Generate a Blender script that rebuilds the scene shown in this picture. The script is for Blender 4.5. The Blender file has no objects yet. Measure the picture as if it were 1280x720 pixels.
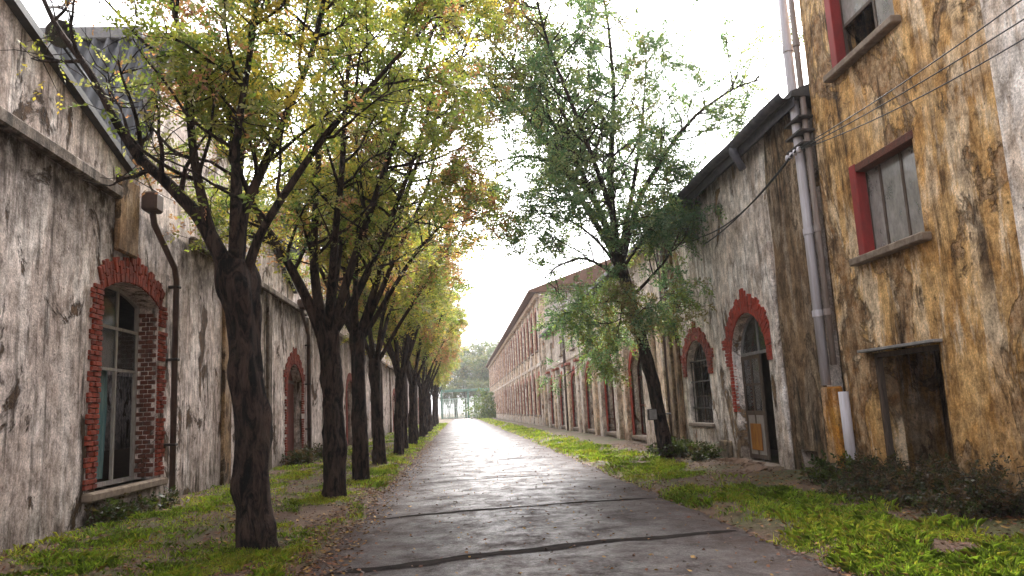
import bpy, bmesh, math, random
import numpy as np
from mathutils import Vector, Matrix
from mathutils.geometry import tessellate_polygon

# ---------------------------------------------------------------- camera, world, light, exposure
scene = bpy.context.scene
COL = scene.collection
R_ = math.radians

cam = bpy.data.cameras.new('camera')
cam.sensor_width = 36.0
cam.lens = 36.0 * 936.0 / 1280.0
cam.clip_start = 0.1
cam.clip_end = 4000.0
cam_ob = bpy.data.objects.new('camera', cam)
COL.objects.link(cam_ob)
yaw, pitch, roll = 0.0766, 0.160, -0.049
Fw = Vector((math.sin(yaw) * math.cos(pitch), math.cos(yaw) * math.cos(pitch), math.sin(pitch)))
Rt = Vector((math.cos(yaw), -math.sin(yaw), 0))
Up = Rt.cross(Fw)
Rr = Rt * math.cos(roll) + Up * math.sin(roll)
Uu = Up * math.cos(roll) - Rt * math.sin(roll)
m3 = Matrix((Rr, Uu, -Fw)).transposed()
cam_ob.matrix_world = Matrix.Translation((0, 0, 1.6)) @ m3.to_4x4()
scene.camera = cam_ob

SUN_EL, SUN_AZ = 44.0, 8.0          # azimuth measured from +Y (down the street) towards +X
world = bpy.data.worlds.new('World')
scene.world = world
world.use_nodes = True
wn, wl = world.node_tree.nodes, world.node_tree.links
wn.clear()
w_out = wn.new('ShaderNodeOutputWorld')
w_bg = wn.new('ShaderNodeBackground')
w_sky = wn.new('ShaderNodeTexSky')
w_sky.sky_type = 'NISHITA'
w_sky.sun_disc = False
w_sky.sun_elevation = R_(SUN_EL)
w_sky.sun_rotation = R_(SUN_AZ)
w_sky.air_density = 1.6
w_sky.dust_density = 6.0
w_sky.ozone_density = 1.0
w_hsv = wn.new('ShaderNodeHueSaturation')
w_hsv.inputs['Saturation'].default_value = 0.10       # closed white cloud cover
w_tc = wn.new('ShaderNodeTexCoord')
w_map = wn.new('ShaderNodeMapping')
w_map.inputs['Scale'].default_value = (1.6, 1.6, 4.0)
w_noise = wn.new('ShaderNodeTexNoise')
w_noise.inputs['Scale'].default_value = 1.7
w_noise.inputs['Detail'].default_value = 6
w_ramp = wn.new('ShaderNodeValToRGB')
w_ramp.color_ramp.elements[0].position = 0.25
w_ramp.color_ramp.elements[0].color = (0.72, 0.72, 0.76, 1)
w_ramp.color_ramp.elements[1].position = 0.7
w_ramp.color_ramp.elements[1].color = (1.05, 1.04, 1.05, 1)
w_mul = wn.new('ShaderNodeMix')
w_mul.data_type = 'RGBA'
w_mul.blend_type = 'MULTIPLY'
w_mul.inputs[0].default_value = 1.0
wl.new(w_sky.outputs[0], w_hsv.inputs['Color'])
wl.new(w_tc.outputs['Generated'], w_map.inputs[0])
wl.new(w_map.outputs[0], w_noise.inputs['Vector'])
wl.new(w_noise.outputs[0], w_ramp.inputs[0])
wl.new(w_hsv.outputs[0], w_mul.inputs[6])
wl.new(w_ramp.outputs[0], w_mul.inputs[7])
wl.new(w_mul.outputs[2], w_bg.inputs['Color'])
w_bg.inputs['Strength'].default_value = 0.15
wl.new(w_bg.outputs[0], w_out.inputs['Surface'])

sun = bpy.data.lights.new('sun', 'SUN')
sun.energy = 1.5
sun.angle = R_(18)
sun.color = (1.0, 0.95, 0.88)
sun_ob = bpy.data.objects.new('sun', sun)
COL.objects.link(sun_ob)
sd = Vector((math.sin(R_(SUN_AZ)) * math.cos(R_(SUN_EL)), math.cos(R_(SUN_AZ)) * math.cos(R_(SUN_EL)), math.sin(R_(SUN_EL))))
sun_ob.rotation_euler = (-sd).to_track_quat('-Z', 'Y').to_euler()
sun_ob.location = (0, 0, 40)

vs = scene.view_settings
vs.view_transform = 'Standard'
vs.look = 'None'
vs.gamma = 1.0
vs.use_curve_mapping = False
vs.exposure = 2.15
scene.cycles.max_bounces = 5
scene.cycles.volume_bounces = 0
scene.cycles.transparent_max_bounces = 10

# ---------------------------------------------------------------- small helpers
XL, XR = -5.9, 6.8                    # the two street fronts
rng = np.random.default_rng(7)
random.seed(7)


def vnoise(x, y, seed=0):
    """smooth 2-D value noise, numpy arrays in, 0..1 out"""
    x = np.asarray(x, float); y = np.asarray(y, float)
    xi = np.floor(x).astype(np.int64); yi = np.floor(y).astype(np.int64)
    fx = x - xi; fy = y - yi
    fx = fx * fx * (3 - 2 * fx); fy = fy * fy * (3 - 2 * fy)

    def h(a, b):
        n = (a * 374761393 + b * 668265263 + seed * 974634777) & 0x7fffffff
        n = ((n ^ (n >> 13)) * 1274126177) & 0x7fffffff
        return ((n ^ (n >> 16)) & 0xffff) / 65535.0
    return (h(xi, yi) * (1 - fx) + h(xi + 1, yi) * fx) * (1 - fy) + (h(xi, yi + 1) * (1 - fx) + h(xi + 1, yi + 1) * fx) * fy


def fbm(x, y, seed=0, o=4):
    t, a, n = 0, 0.5, 0
    for i in range(o):
        t = t + a * vnoise(x * 2 ** i, y * 2 ** i, seed + i); n += a; a *= 0.5
    return t / n


def tag(o, label=None, cat=None, group=None, kind=None):
    if label: o['label'] = label
    if cat: o['category'] = cat
    if group: o['group'] = group
    if kind: o['kind'] = kind
    return o


def set_parent(o, parent):
    """o keeps its place in the world; every parent below is unrotated when this is called"""
    if parent is not None:
        o.parent = parent
        # a thing's root stands at its base; a part sits at the world origin, so a sub-part needs no offset
        t = Vector((0, 0, 0)) if parent.parent is not None else parent.location.copy()
        o.matrix_parent_inverse = Matrix.Translation(-t)


def empty(name, loc):
    o = bpy.data.objects.new(name, None)
    COL.objects.link(o)
    o.location = loc
    o.empty_display_size = 0.3
    return o


class MB:
    """collects faces, then links them as ONE mesh object"""

    def __init__(s):
        s.v = []; s.f = []

    def add(s, verts, faces):
        b = len(s.v)
        s.v.extend([tuple(v) for v in verts])
        s.f.extend([tuple(b + i for i in f) for f in faces])
        return s

    def box(s, x0, x1, y0, y1, z0, z1, c=0.0):
        if c <= 0:
            return s.add([(x0, y0, z0), (x1, y0, z0), (x1, y1, z0), (x0, y1, z0), (x0, y0, z1), (x1, y0, z1), (x1, y1, z1), (x0, y1, z1)],
                         [(0, 3, 2, 1), (4, 5, 6, 7), (0, 1, 5, 4), (1, 2, 6, 5), (2, 3, 7, 6), (3, 0, 4, 7)])
        bm = bmesh.new()
        bmesh.ops.create_cube(bm, size=1.0)
        for v in bm.verts:
            v.co = ((x0 + x1) / 2 + v.co.x * (x1 - x0), (y0 + y1) / 2 + v.co.y * (y1 - y0), (z0 + z1) / 2 + v.co.z * (z1 - z0))
        bmesh.ops.bevel(bm, geom=bm.edges[:], offset=c, segments=1, affect='EDGES')
        bm.verts.index_update()
        s.add([v.co[:] for v in bm.verts], [[v.index for v in f.verts] for f in bm.faces])
        bm.free()
        return s

    def tube(s, pts, rad, n=8, caps=True):
        P = [Vector(p) for p in pts]
        if not hasattr(rad, '__len__'): rad = [rad] * len(P)
        rings = []
        ref = None
        for i, p in enumerate(P):
            d = (P[min(i + 1, len(P) - 1)] - P[max(i - 1, 0)]).normalized()
            if ref is None:
                ref = Vector((1, 0, 0)) if abs(d.x) < 0.8 else Vector((0, 1, 0))
            a = (ref - d * ref.dot(d)).normalized(); ref = a
            b = d.cross(a)
            rings.append([p + (a * math.cos(2 * math.pi * k / n) + b * math.sin(2 * math.pi * k / n)) * rad[i] for k in range(n)])
        f = []
        for i in range(len(P) - 1):
            for k in range(n):
                f.append((i * n + k, i * n + (k + 1) % n, (i + 1) * n + (k + 1) % n, (i + 1) * n + k))
        if caps:
            f.append(tuple(range(n))[::-1]); f.append(tuple(range((len(P) - 1) * n, len(P) * n)))
        return s.add([v for r in rings for v in r], f)

    def build(s, name, mat, parent=None, smooth=False, recalc=True):
        me = bpy.data.meshes.new(name)
        me.from_pydata(s.v, [], s.f)
        if recalc:
            bm = bmesh.new(); bm.from_mesh(me)
            bmesh.ops.recalc_face_normals(bm, faces=bm.faces[:])
            bm.to_mesh(me); bm.free()
        if smooth:
            me.polygons.foreach_set('use_smooth', [True] * len(me.polygons))
        me.materials.append(mat)
        o = bpy.data.objects.new(name, me)
        COL.objects.link(o)
        set_parent(o, parent)
        return o


def np_mesh(name, V, Q, mat, parent=None, colors=None, smooth=False):
    """V (n,3), Q (m,k) index array, colours per vertex"""
    me = bpy.data.meshes.new(name)
    k = Q.shape[1]
    me.vertices.add(len(V)); me.vertices.foreach_set('co', np.ascontiguousarray(V, dtype=np.float32).ravel())
    me.loops.add(Q.size); me.loops.foreach_set('vertex_index', np.ascontiguousarray(Q, dtype=np.int32).ravel())
    me.polygons.add(len(Q)); me.polygons.foreach_set('loop_start', np.arange(0, Q.size, k, dtype=np.int32))
    if smooth: me.polygons.foreach_set('use_smooth', np.ones(len(Q), dtype=bool))
    me.update(calc_edges=True)
    if colors is not None:
        a = me.color_attributes.new('Col', 'FLOAT_COLOR', 'POINT')
        c = np.ones((len(V), 4), np.float32); c[:, :3] = colors
        a.data.foreach_set('color', c.ravel())
    me.materials.append(mat)
    o = bpy.data.objects.new(name, me)
    COL.objects.link(o)
    set_parent(o, parent)
    return o


def copy_tree(o, parent=None):
    c = o.copy()
    COL.objects.link(c)
    if parent is not None:
        mi = o.matrix_parent_inverse.copy()
        c.parent = parent
        c.matrix_parent_inverse = mi
    for ch in list(o.children): copy_tree(ch, c)
    return c


# ---------------------------------------------------------------- materials
class NT:
    def __init__(s, name):
        s.m = bpy.data.materials.new(name); s.m.use_nodes = True
        s.t = s.m.node_tree; s.t.nodes.clear()
        s.out = s.t.nodes.new('ShaderNodeOutputMaterial')

    def n(s, kind, **kw):
        x = s.t.nodes.new(kind)
        for k, v in kw.items(): setattr(x, k, v)
        return x

    def l(s, a, b): s.t.links.new(a, b)

    def put(s, sock, v):
        if v is None: return
        if hasattr(v, 'links'): s.l(v, sock)
        elif hasattr(v, '__len__') and len(v) == 3 and sock.type == 'RGBA': sock.default_value = (*v, 1)
        else: sock.default_value = v

    def pos(s): return s.n('ShaderNodeNewGeometry').outputs['Position']

    def obj(s): return s.n('ShaderNodeTexCoord').outputs['Object']

    def map(s, v, scale=(1, 1, 1), loc=(0, 0, 0)):
        x = s.n('ShaderNodeMapping'); s.l(v, x.inputs[0]); x.inputs['Scale'].default_value = scale; x.inputs['Location'].default_value = loc
        return x.outputs[0]

    def noise(s, v, scale, detail=5, rough=0.55, dist=0.0):
        x = s.n('ShaderNodeTexNoise'); s.l(v, x.inputs['Vector'])
        x.inputs['Scale'].default_value = scale; x.inputs['Detail'].default_value = min(detail, 6); x.inputs['Roughness'].default_value = rough
        x.inputs['Distortion'].default_value = dist
        return x.outputs[0]

    def vor(s, v, scale, feature='F1'):
        x = s.n('ShaderNodeTexVoronoi', feature=feature); s.l(v, x.inputs['Vector']); x.inputs['Scale'].default_value = scale
        return x.outputs['Distance']

    def step(s, v, a, b, lo=0.0, hi=1.0):
        x = s.n('ShaderNodeMapRange'); s.put(x.inputs[0], v); x.inputs[1].default_value = a; x.inputs[2].default_value = b
        x.inputs[3].default_value = lo; x.inputs[4].default_value = hi
        return x.outputs[0]

    def math(s, op, a, b=None):
        x = s.n('ShaderNodeMath', operation=op); s.put(x.inputs[0], a); s.put(x.inputs[1], b)
        return x.outputs[0]

    def mix(s, f, a, b, blend='MIX'):
        x = s.n('ShaderNodeMix', data_type='RGBA', blend_type=blend); s.put(x.inputs[0], f); s.put(x.inputs[6], a); s.put(x.inputs[7], b)
        return x.outputs[2]

    def sep(s, v):
        x = s.n('ShaderNodeSeparateXYZ'); s.l(v, x.inputs[0]); return x.outputs

    def bump(s, h, strength=0.5, dist=0.02, normal=None):
        x = s.n('ShaderNodeBump'); s.l(h, x.inputs['Height']); x.inputs['Strength'].default_value = strength; x.inputs['Distance'].default_value = dist
        if normal is not None: s.l(normal, x.inputs['Normal'])
        return x.outputs[0]

    def bsdf(s, color, rough=0.8, normal=None, spec=0.3, metal=0.0, **kw):
        x = s.n('ShaderNodeBsdfPrincipled'); s.put(x.inputs['Base Color'], color); s.put(x.inputs['Roughness'], rough)
        x.inputs['Specular IOR Level'].default_value = spec; x.inputs['Metallic'].default_value = metal
        if normal is not None: s.l(normal, x.inputs['Normal'])
        for k, v in kw.items(): s.put(x.inputs[k], v)
        return x.outputs[0]

    def done(s, sh):
        s.l(sh, s.out.inputs['Surface']); return s.m


def wall_mat(name, cA, cB, peel, stain, light, peel_t=0.56, streak=0.8, seed=0.0, grime=0.55, ltamt=0.5, peel2=None, big=0.8, moss=0.5, drip=None):
    """old lime plaster: two tones, peeled patches, run-off streaks, pits, a splash-stained foot"""
    t = NT(name); P = t.map(t.pos(), loc=(seed, seed * 1.7, seed * 0.6))
    n1 = t.noise(P, big, 8, 0.68, 0.4)
    col = t.mix(t.step(n1, 0.42, 0.58), cA, cB)
    # pale run marks
    s2 = t.noise(t.map(P, (2.6, 2.6, 0.55)), 1.0, 10, 0.70, 0.3)
    g2 = t.noise(P, 0.5, 5, 0.65)
    col = t.mix(t.math('MULTIPLY', t.step(s2, 0.48, 0.56), t.step(g2, 0.40, 0.55, 0.15, ltamt)), col, light)
    # peeled patches down to the coat below
    n2 = t.noise(t.map(P, (1, 1, 0.62)), 0.85, 13, 0.70, 0.7)
    pm = t.step(n2, peel_t, peel_t + 0.025)
    under = t.mix(t.step(t.noise(P, 5.0, 8, 0.7), 0.36, 0.64), peel, peel2 or tuple(c * 0.45 for c in peel))
    rim = t.math('MULTIPLY', t.step(n2, peel_t - 0.02, peel_t), t.step(n2, peel_t + 0.012, peel_t + 0.035, 1, 0))
    col = t.mix(pm, col, under)
    col = t.mix(t.math('MULTIPLY', rim, 0.55), col, tuple(c * 0.3 for c in stain))
    # dark run-off streaks
    s1 = t.noise(t.map(P, (4.2, 4.2, 0.42), (3.1, 0, 0)), 1.0, 10, 0.70, 0.35)
    g1 = t.noise(P, 0.33, 5, 0.62)
    fs = t.math('MULTIPLY', t.step(s1, 0.49, 0.62), t.step(g1, 0.40, 0.58, 0.12, streak))
    col = t.mix(fs, col, stain)
    s3 = t.noise(t.map(P, (13, 13, 1.5), (0, 5, 0)), 1.0, 8, 0.7)
    col = t.mix(t.step(s3, 0.55, 0.70, 0, 0.32 * streak), col, tuple(c * 0.6 for c in stain))
    # blotchy mould
    n4 = t.noise(t.map(P, (1, 1, 0.6)), 3.0, 11, 0.75, 0.3)
    col = t.mix(t.step(n4, 0.55, 0.72, 0, grime), col, tuple(c * 0.55 for c in stain))
    # splash and moss at the foot, ragged upper edge
    z = t.sep(t.pos())[2]
    hz = t.math('SUBTRACT', t.math('MULTIPLY', t.noise(P, 1.4, 7, 0.7), 1.5), z)
    col = t.mix(t.step(hz, -0.15, 0.5, 0, moss), col, (0.075, 0.06, 0.035))
    if drip is not None:
        # soot and algae that run down from a string course or eave
        top, length, amt = drip
        dn = t.math('MULTIPLY', t.noise(t.map(P, (2.4, 2.4, 0.16), (0, 9, 0)), 1.0, 8, 0.68), length * 2.0)
        dd = t.math('SUBTRACT', dn, t.math('SUBTRACT', top, z))
        dm = t.math('MULTIPLY', t.step(dd, 0.0, 1.3, 0, amt), t.step(z, top, top - 0.05))
        dm = t.math('MULTIPLY', dm, t.step(t.noise(P, 3.0, 9, 0.72), 0.30, 0.60, 0.25, 1.0))
        col = t.mix(dm, col, tuple(c * 0.8 for c in stain))
    # mottle and grain
    n6 = t.noise(t.map(P, (1, 1, 0.7)), 4.5, 9, 0.76, 0.2)
    col = t.mix(1.0, col, t.mix(t.step(n6, 0.36, 0.62), (0.45, 0.41, 0.38), (1.45, 1.44, 1.43)), 'MULTIPLY')
    n5 = t.noise(P, 30, 7, 0.72)
    col = t.mix(1.0, col, t.mix(t.step(n5, 0.30, 0.68), (0.50, 0.48, 0.47), (1.24, 1.23, 1.22)), 'MULTIPLY')
    pits = t.step(t.noise(P, 11, 4, 0.6), 0.66, 0.72)
    col = t.mix(t.math('MULTIPLY', pits, 0.6), col, (0.05, 0.04, 0.035))
    h = t.math('ADD', t.math('MULTIPLY', pm, -0.9), t.math('ADD', t.math('MULTIPLY', n5, 0.4), t.math('ADD', t.math('MULTIPLY', n6, 0.9), t.math('MULTIPLY', pits, -0.5))))
    return t.done(t.bsdf(col, 0.92, t.bump(h, 0.75, 0.03), 0.15))


M = {}
M['left_plaster'] = wall_mat('left_plaster', (0.74, 0.65, 0.62), (0.56, 0.465, 0.425), (0.17, 0.105, 0.065), (0.055, 0.040, 0.032), (0.88, 0.82, 0.80), 0.575, 1.0, 1.0, 0.5, 0.9, drip=(5.6, 1.6, 0.95))
M['band_plaster'] = wall_mat('band_plaster', (0.21, 0.17, 0.14), (0.13, 0.10, 0.08), (0.10, 0.07, 0.05), (0.03, 0.025, 0.02), (0.4, 0.34, 0.3), 0.6, 0.9, 4.0)
M['pilaster_plaster'] = wall_mat('pilaster_plaster', (0.40, 0.27, 0.15), (0.26, 0.16, 0.09), (0.12, 0.08, 0.05), (0.04, 0.03, 0.022), (0.5, 0.42, 0.34), 0.57, 1.0, 9.0)
M['ochre_plaster'] = wall_mat('ochre_plaster', (0.64, 0.41, 0.18), (0.47, 0.255, 0.085), (0.30, 0.155, 0.06), (0.055, 0.032, 0.018), (0.82, 0.68, 0.50), 0.535, 1.0, 2.3, 0.7, 0.75, (0.50, 0.36, 0.22), 1.3)
M['grey_plaster'] = wall_mat('grey_plaster', (0.80, 0.73, 0.68), (0.66, 0.56, 0.49), (0.36, 0.24, 0.14), (0.10, 0.075, 0.055), (0.84, 0.80, 0.78), 0.59, 0.5, 5.5, 0.35, 0.95, drip=(7.1, 0.7, 0.6))
M['rubble_plaster'] = wall_mat('rubble_plaster', (0.30, 0.20, 0.115), (0.17, 0.11, 0.065), (0.40, 0.30, 0.20), (0.035, 0.028, 0.02), (0.5, 0.42, 0.33), 0.53, 1.0, 7.1, 0.8)
M['pale_plaster'] = wall_mat('pale_plaster', (0.74, 0.67, 0.60), (0.62, 0.51, 0.42), (0.48, 0.26, 0.15), (0.20, 0.13, 0.10), (0.84, 0.80, 0.77), 0.61, 0.4, 11.0, 0.2, 0.8, moss=0.25)
M['cream_plaster'] = wall_mat('cream_plaster', (0.76, 0.63, 0.48), (0.66, 0.49, 0.36), (0.52, 0.27, 0.16), (0.26, 0.16, 0.11), (0.85, 0.80, 0.73), 0.61, 0.4, 14.0, 0.2, 0.7, moss=0.2)


M['rusty_casing'] = wall_mat('rusty_casing', (0.55, 0.28, 0.05), (0.40, 0.17, 0.03), (0.30, 0.15, 0.06), (0.08, 0.045, 0.02), (0.66, 0.52, 0.38), 0.58, 0.5, 3.7, 0.4, 0.5, big=2.0, moss=0.3)


def brick_mat(name, c1, c2, c3):
    t = NT(name); P = t.pos()
    rnd = t.n('ShaderNodeObjectInfo').outputs['Random']
    col = t.mix(rnd, c1, c2)
    col = t.mix(t.step(t.noise(P, 7, 8, 0.7), 0.48, 0.66, 0, 0.8), col, c3)
    col = t.mix(t.step(t.noise(t.map(P, (9, 9, 0.8)), 1, 6, 0.6), 0.53, 0.7, 0, 0.7), col, (0.05, 0.025, 0.02))
    n = t.noise(P, 35, 6, 0.7)
    col = t.mix(1.0, col, t.mix(t.step(n, 0.3, 0.7), (0.65, 0.65, 0.65), (1.15, 1.15, 1.15)), 'MULTIPLY')
    return t.done(t.bsdf(col, 0.88, t.bump(n, 0.7, 0.012), 0.2))


M['brick'] = brick_mat('red_brick', (0.34, 0.062, 0.032), (0.21, 0.042, 0.026), (0.12, 0.045, 0.034))
M['bright_brick'] = brick_mat('bright_red_brick', (0.46, 0.070, 0.040), (0.33, 0.05, 0.03), (0.22, 0.06, 0.045))
M['dull_brick'] = brick_mat('dull_brick', (0.22, 0.075, 0.05), (0.13, 0.05, 0.035), (0.07, 0.045, 0.035))
M['rose_brick'] = brick_mat('rose_brick', (0.50, 0.19, 0.14), (0.43, 0.15, 0.10), (0.33, 0.16, 0.12))


def simple(name, c1, c2, scale=6, rough=0.7, bump=0.3, spec=0.3, metal=0.0, stretch=(1, 1, 1), dist=0.01):
    t = NT(name); P = t.map(t.pos(), stretch)
    n = t.noise(P, scale, 9, 0.68)
    col = t.mix(t.step(n, 0.34, 0.66), c1, c2)
    return t.done(t.bsdf(col, rough, t.bump(n, bump, dist), spec, metal))


M['mortar'] = simple('mortar', (0.13, 0.085, 0.06), (0.24, 0.18, 0.14), 14, 0.95)
M['corrugated'] = simple('corrugated_sheet', (0.06, 0.062, 0.072), (0.15, 0.145, 0.145), 1.6, 0.45, 0.15, 0.4, 0.2, (3, 3, 0.5))
M['roof_felt'] = simple('roof_felt', (0.05, 0.048, 0.05), (0.10, 0.09, 0.085), 3, 0.85)
M['roof_tile'] = simple('roof_tile', (0.20, 0.10, 0.06), (0.13, 0.07, 0.05), 5, 0.85)
M['trim_metal'] = simple('trim_metal', (0.03, 0.03, 0.034), (0.075, 0.065, 0.058), 5, 0.6)
M['fascia'] = simple('fascia_board', (0.045, 0.045, 0.06), (0.11, 0.10, 0.11), 5, 0.6)
M['old_wood'] = simple('old_wood', (0.055, 0.04, 0.032), (0.14, 0.10, 0.075), 6, 0.75, 0.5, 0.25, 0, (4, 4, 0.6))
M['pale_wood'] = simple('pale_wood', (0.42, 0.39, 0.36), (0.24, 0.20, 0.18), 8, 0.7, 0.4, 0.3, 0, (4, 4, 0.6))
M['grey_paint'] = simple('grey_paint', (0.16, 0.155, 0.16), (0.30, 0.28, 0.27), 7, 0.6)
M['red_paint'] = simple('red_paint', (0.30, 0.028, 0.026), (0.18, 0.025, 0.022), 5, 0.6, 0.4, 0.3, 0, (1, 1, 0.4))
M['oxide_door'] = simple('oxide_door', (0.15, 0.035, 0.022), (0.06, 0.022, 0.016), 4, 0.8, 0.5, 0.2, 0, (4, 4, 0.5))
M['stone'] = simple('sill_stone', (0.26, 0.20, 0.15), (0.13, 0.09, 0.065), 7, 0.9, 0.6)
M['pipe_pale'] = simple('pipe_pale', (0.58, 0.55, 0.60), (0.40, 0.36, 0.37), 4, 0.45, 0.15, 0.4, 0, (5, 5, 0.4))
M['pipe_grey'] = simple('pipe_grey', (0.32, 0.27, 0.25), (0.19, 0.14, 0.12), 4, 0.55, 0.2, 0.3, 0, (5, 5, 0.4))
M['pipe_dark'] = simple('pipe_dark', (0.06, 0.04, 0.036), (0.12, 0.075, 0.06), 4, 0.6, 0.2)
M['rust_casing'] = simple('rust_casing', (0.42, 0.19, 0.03), (0.24, 0.09, 0.02), 5, 0.8, 0.5, 0.2, 0, (2, 2, 0.5))
M['iron'] = simple('iron', (0.022, 0.022, 0.024), (0.06, 0.045, 0.04), 9, 0.6)
M['cable'] = simple('cable', (0.015, 0.015, 0.017), (0.03, 0.03, 0.03), 9, 0.5)
M['curtain'] = simple('curtain', (0.30, 0.40, 0.38), (0.12, 0.24, 0.26), 2.5, 0.9, 0.3, 0.1, 0, (5, 5, 0.3))
M['green_steel'] = simple('green_steel', (0.10, 0.22, 0.15), (0.05, 0.13, 0.09), 2, 0.6)
M['pale_green'] = simple('pale_green', (0.45, 0.55, 0.46), (0.30, 0.42, 0.34), 2, 0.6)
M['rubble'] = simple('rubble_stone', (0.24, 0.15, 0.10), (0.11, 0.075, 0.055), 8, 0.95, 0.8)
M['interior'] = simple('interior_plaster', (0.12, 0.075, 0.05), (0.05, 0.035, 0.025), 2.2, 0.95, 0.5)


def glass_mat(name, dirt_sky, amount):
    t = NT(name); P = t.pos()
    dm = t.step(t.noise(t.map(P, (2, 2, 1)), 2.2, 8, 0.7), 0.3, 0.75, amount * 0.35, amount)
    gl = t.n('ShaderNodeBsdfGlossy'); gl.inputs['Roughness'].default_value = 0.06; gl.inputs['Color'].default_value = (0.9, 0.92, 0.95, 1)
    wav = t.bump(t.noise(P, 1.8, 2, 0.5), 0.12, 0.05); t.l(wav, gl.inputs['Normal'])
    tr = t.n('ShaderNodeBsdfTransparent'); tr.inputs['Color'].default_value = (0.75, 0.8, 0.78, 1)
    fr = t.n('ShaderNodeFresnel'); fr.inputs['IOR'].default_value = 1.52
    m1 = t.n('ShaderNodeMixShader'); t.l(t.math('ADD', fr.outputs[0], 0.02), m1.inputs[0]); t.l(tr.outputs[0], m1.inputs[1]); t.l(gl.outputs[0], m1.inputs[2])
    df = t.n('ShaderNodeBsdfDiffuse'); df.inputs['Color'].default_value = (*dirt_sky, 1)  # diffuse coat: dust on one glass, painted sky reflection on the other
    m2 = t.n('ShaderNodeMixShader'); t.l(dm, m2.inputs[0]); t.l(m1.outputs[0], m2.inputs[1]); t.l(df.outputs[0], m2.inputs[2])
    return t.done(m2.outputs[0])


M['glass'] = glass_mat('dusty_glass', (0.16, 0.16, 0.15), 0.14)
M['painted_sky_glass'] = glass_mat('painted_sky_glass', (0.58, 0.53, 0.50), 0.62)  # pale coat colour stands in for the whitish reflection of the sky


def leaf_mat(name, trans=0.35, spec=0.35):
    t = NT(name)
    a = t.n('ShaderNodeVertexColor'); a.layer_name = 'Col'
    df = t.n('ShaderNodeBsdfPrincipled'); t.l(a.outputs[0], df.inputs['Base Color']); df.inputs['Roughness'].default_value = 0.5
    df.inputs['Specular IOR Level'].default_value = spec
    tl = t.n('ShaderNodeBsdfTranslucent'); t.l(t.mix(1.0, a.outputs[0], (1.25, 1.3, 0.7), 'MULTIPLY'), tl.inputs['Color'])
    mx = t.n('ShaderNodeMixShader'); mx.inputs[0].default_value = trans
    t.l(df.outputs[0], mx.inputs[1]); t.l(tl.outputs[0], mx.inputs[2])
    return t.done(mx.outputs[0])


M['leaf'] = leaf_mat('leaf', 0.5)
M['grass'] = leaf_mat('grass_blade', 0.5)
M['dead_leaf'] = leaf_mat('dead_leaf', 0.15, 0.05)

t = NT('bark'); P = t.obj()
n = t.noise(t.map(P, (1, 1, 0.28)), 9, 9, 0.74, 0.8); n2 = t.noise(P, 2.2, 6, 0.65)
c = t.mix(t.step(n, 0.42, 0.60), (0.003, 0.0025, 0.0025), (0.078, 0.048, 0.038))
c = t.mix(t.step(n2, 0.55, 0.72, 0, 0.4), c, (0.045, 0.040, 0.022))
c = t.mix(t.step(t.noise(P, 7, 6, 0.7), 0.58, 0.72, 0, 0.6), c, (0.075, 0.052, 0.044))
M['bark'] = t.done(t.bsdf(c, 0.85, t.bump(n, 1.0, 0.14), 0.25))

# soil, with the tone of the turf that roots in it
t = NT('soil'); P = t.pos()
n = t.noise(P, 1.3, 9, 0.68); n2 = t.noise(P, 24, 7, 0.75); n3 = t.noise(P, 0.55, 6, 0.6)
c = t.mix(t.step(n, 0.35, 0.65), (0.085, 0.052, 0.036), (0.17, 0.115, 0.080))
c = t.mix(t.step(n3, 0.45, 0.60, 0, 0.75), c, (0.055, 0.075, 0.018))
c = t.mix(1.0, c, t.mix(t.step(n2, 0.3, 0.7), (0.5, 0.48, 0.46), (1.25, 1.2, 1.15)), 'MULTIPLY')
M['soil'] = t.done(t.bsdf(c, 0.9, t.bump(t.math('ADD', n2, n), 0.9, 0.03), 0.2))

# wet worn asphalt
t = NT('wet_asphalt'); P = t.pos()
grain = t.noise(P, 38, 8, 0.8); n1 = t.noise(t.map(P, (0.9, 0.8, 1)), 1.3, 9, 0.70, 0.5); n2 = t.noise(t.map(P, (1.0, 0.9, 1)), 1.5, 11, 0.80, 0.2)
vo = t.vor(P, 26)
c = t.mix(t.step(n1, 0.36, 0.64), (0.034, 0.026, 0.025), (0.066, 0.051, 0.048))
c = t.mix(t.step(grain, 0.50, 0.64, 0, 0.8), c, (0.15, 0.118, 0.112))
c = t.mix(t.step(t.noise(P, 3.0, 10, 0.8), 0.45, 0.70, 0, 0.6), c, (0.022, 0.018, 0.018))
xs = t.sep(P)[0]
# trodden-in leaf mould along both edges
edge = t.math('MAXIMUM', t.step(xs, -0.6, -1.8), t.step(xs, 2.4, 3.7))
lf = t.math('MULTIPLY', edge, t.step(t.noise(P, 3.2, 9, 0.75), 0.40, 0.58, 0.1, 0.85))
c = t.mix(lf, c, (0.070, 0.040, 0.030))
mid = t.math('POWER', 2.718, t.math('MULTIPLY', t.math('POWER', t.math('MULTIPLY', t.math('SUBTRACT', xs, 0.75), 0.62), 2.0), -1.0))
wet = t.math('MULTIPLY', t.step(n2, 0.38, 0.66), t.math('ADD', 0.25, t.math('MULTIPLY', mid, 0.75)))
rough = t.step(wet, 0, 1, 0.70, 0.24)
rough = t.math('ADD', rough, t.math('MULTIPLY', lf, 0.25))
hgt = t.math('ADD', t.math('MULTIPLY', grain, 1.6), t.math('ADD', t.math('MULTIPLY', vo, 0.5), t.math('MULTIPLY', n2, 0.25)))
rb = t.bsdf(c, rough, t.bump(hgt, 0.9, 0.02), 0.3)
t.l(t.step(wet, 0, 1, 0.03, 0.55), rb.node.inputs['Specular IOR Level'])
M['asphalt'] = t.done(rb)
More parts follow.
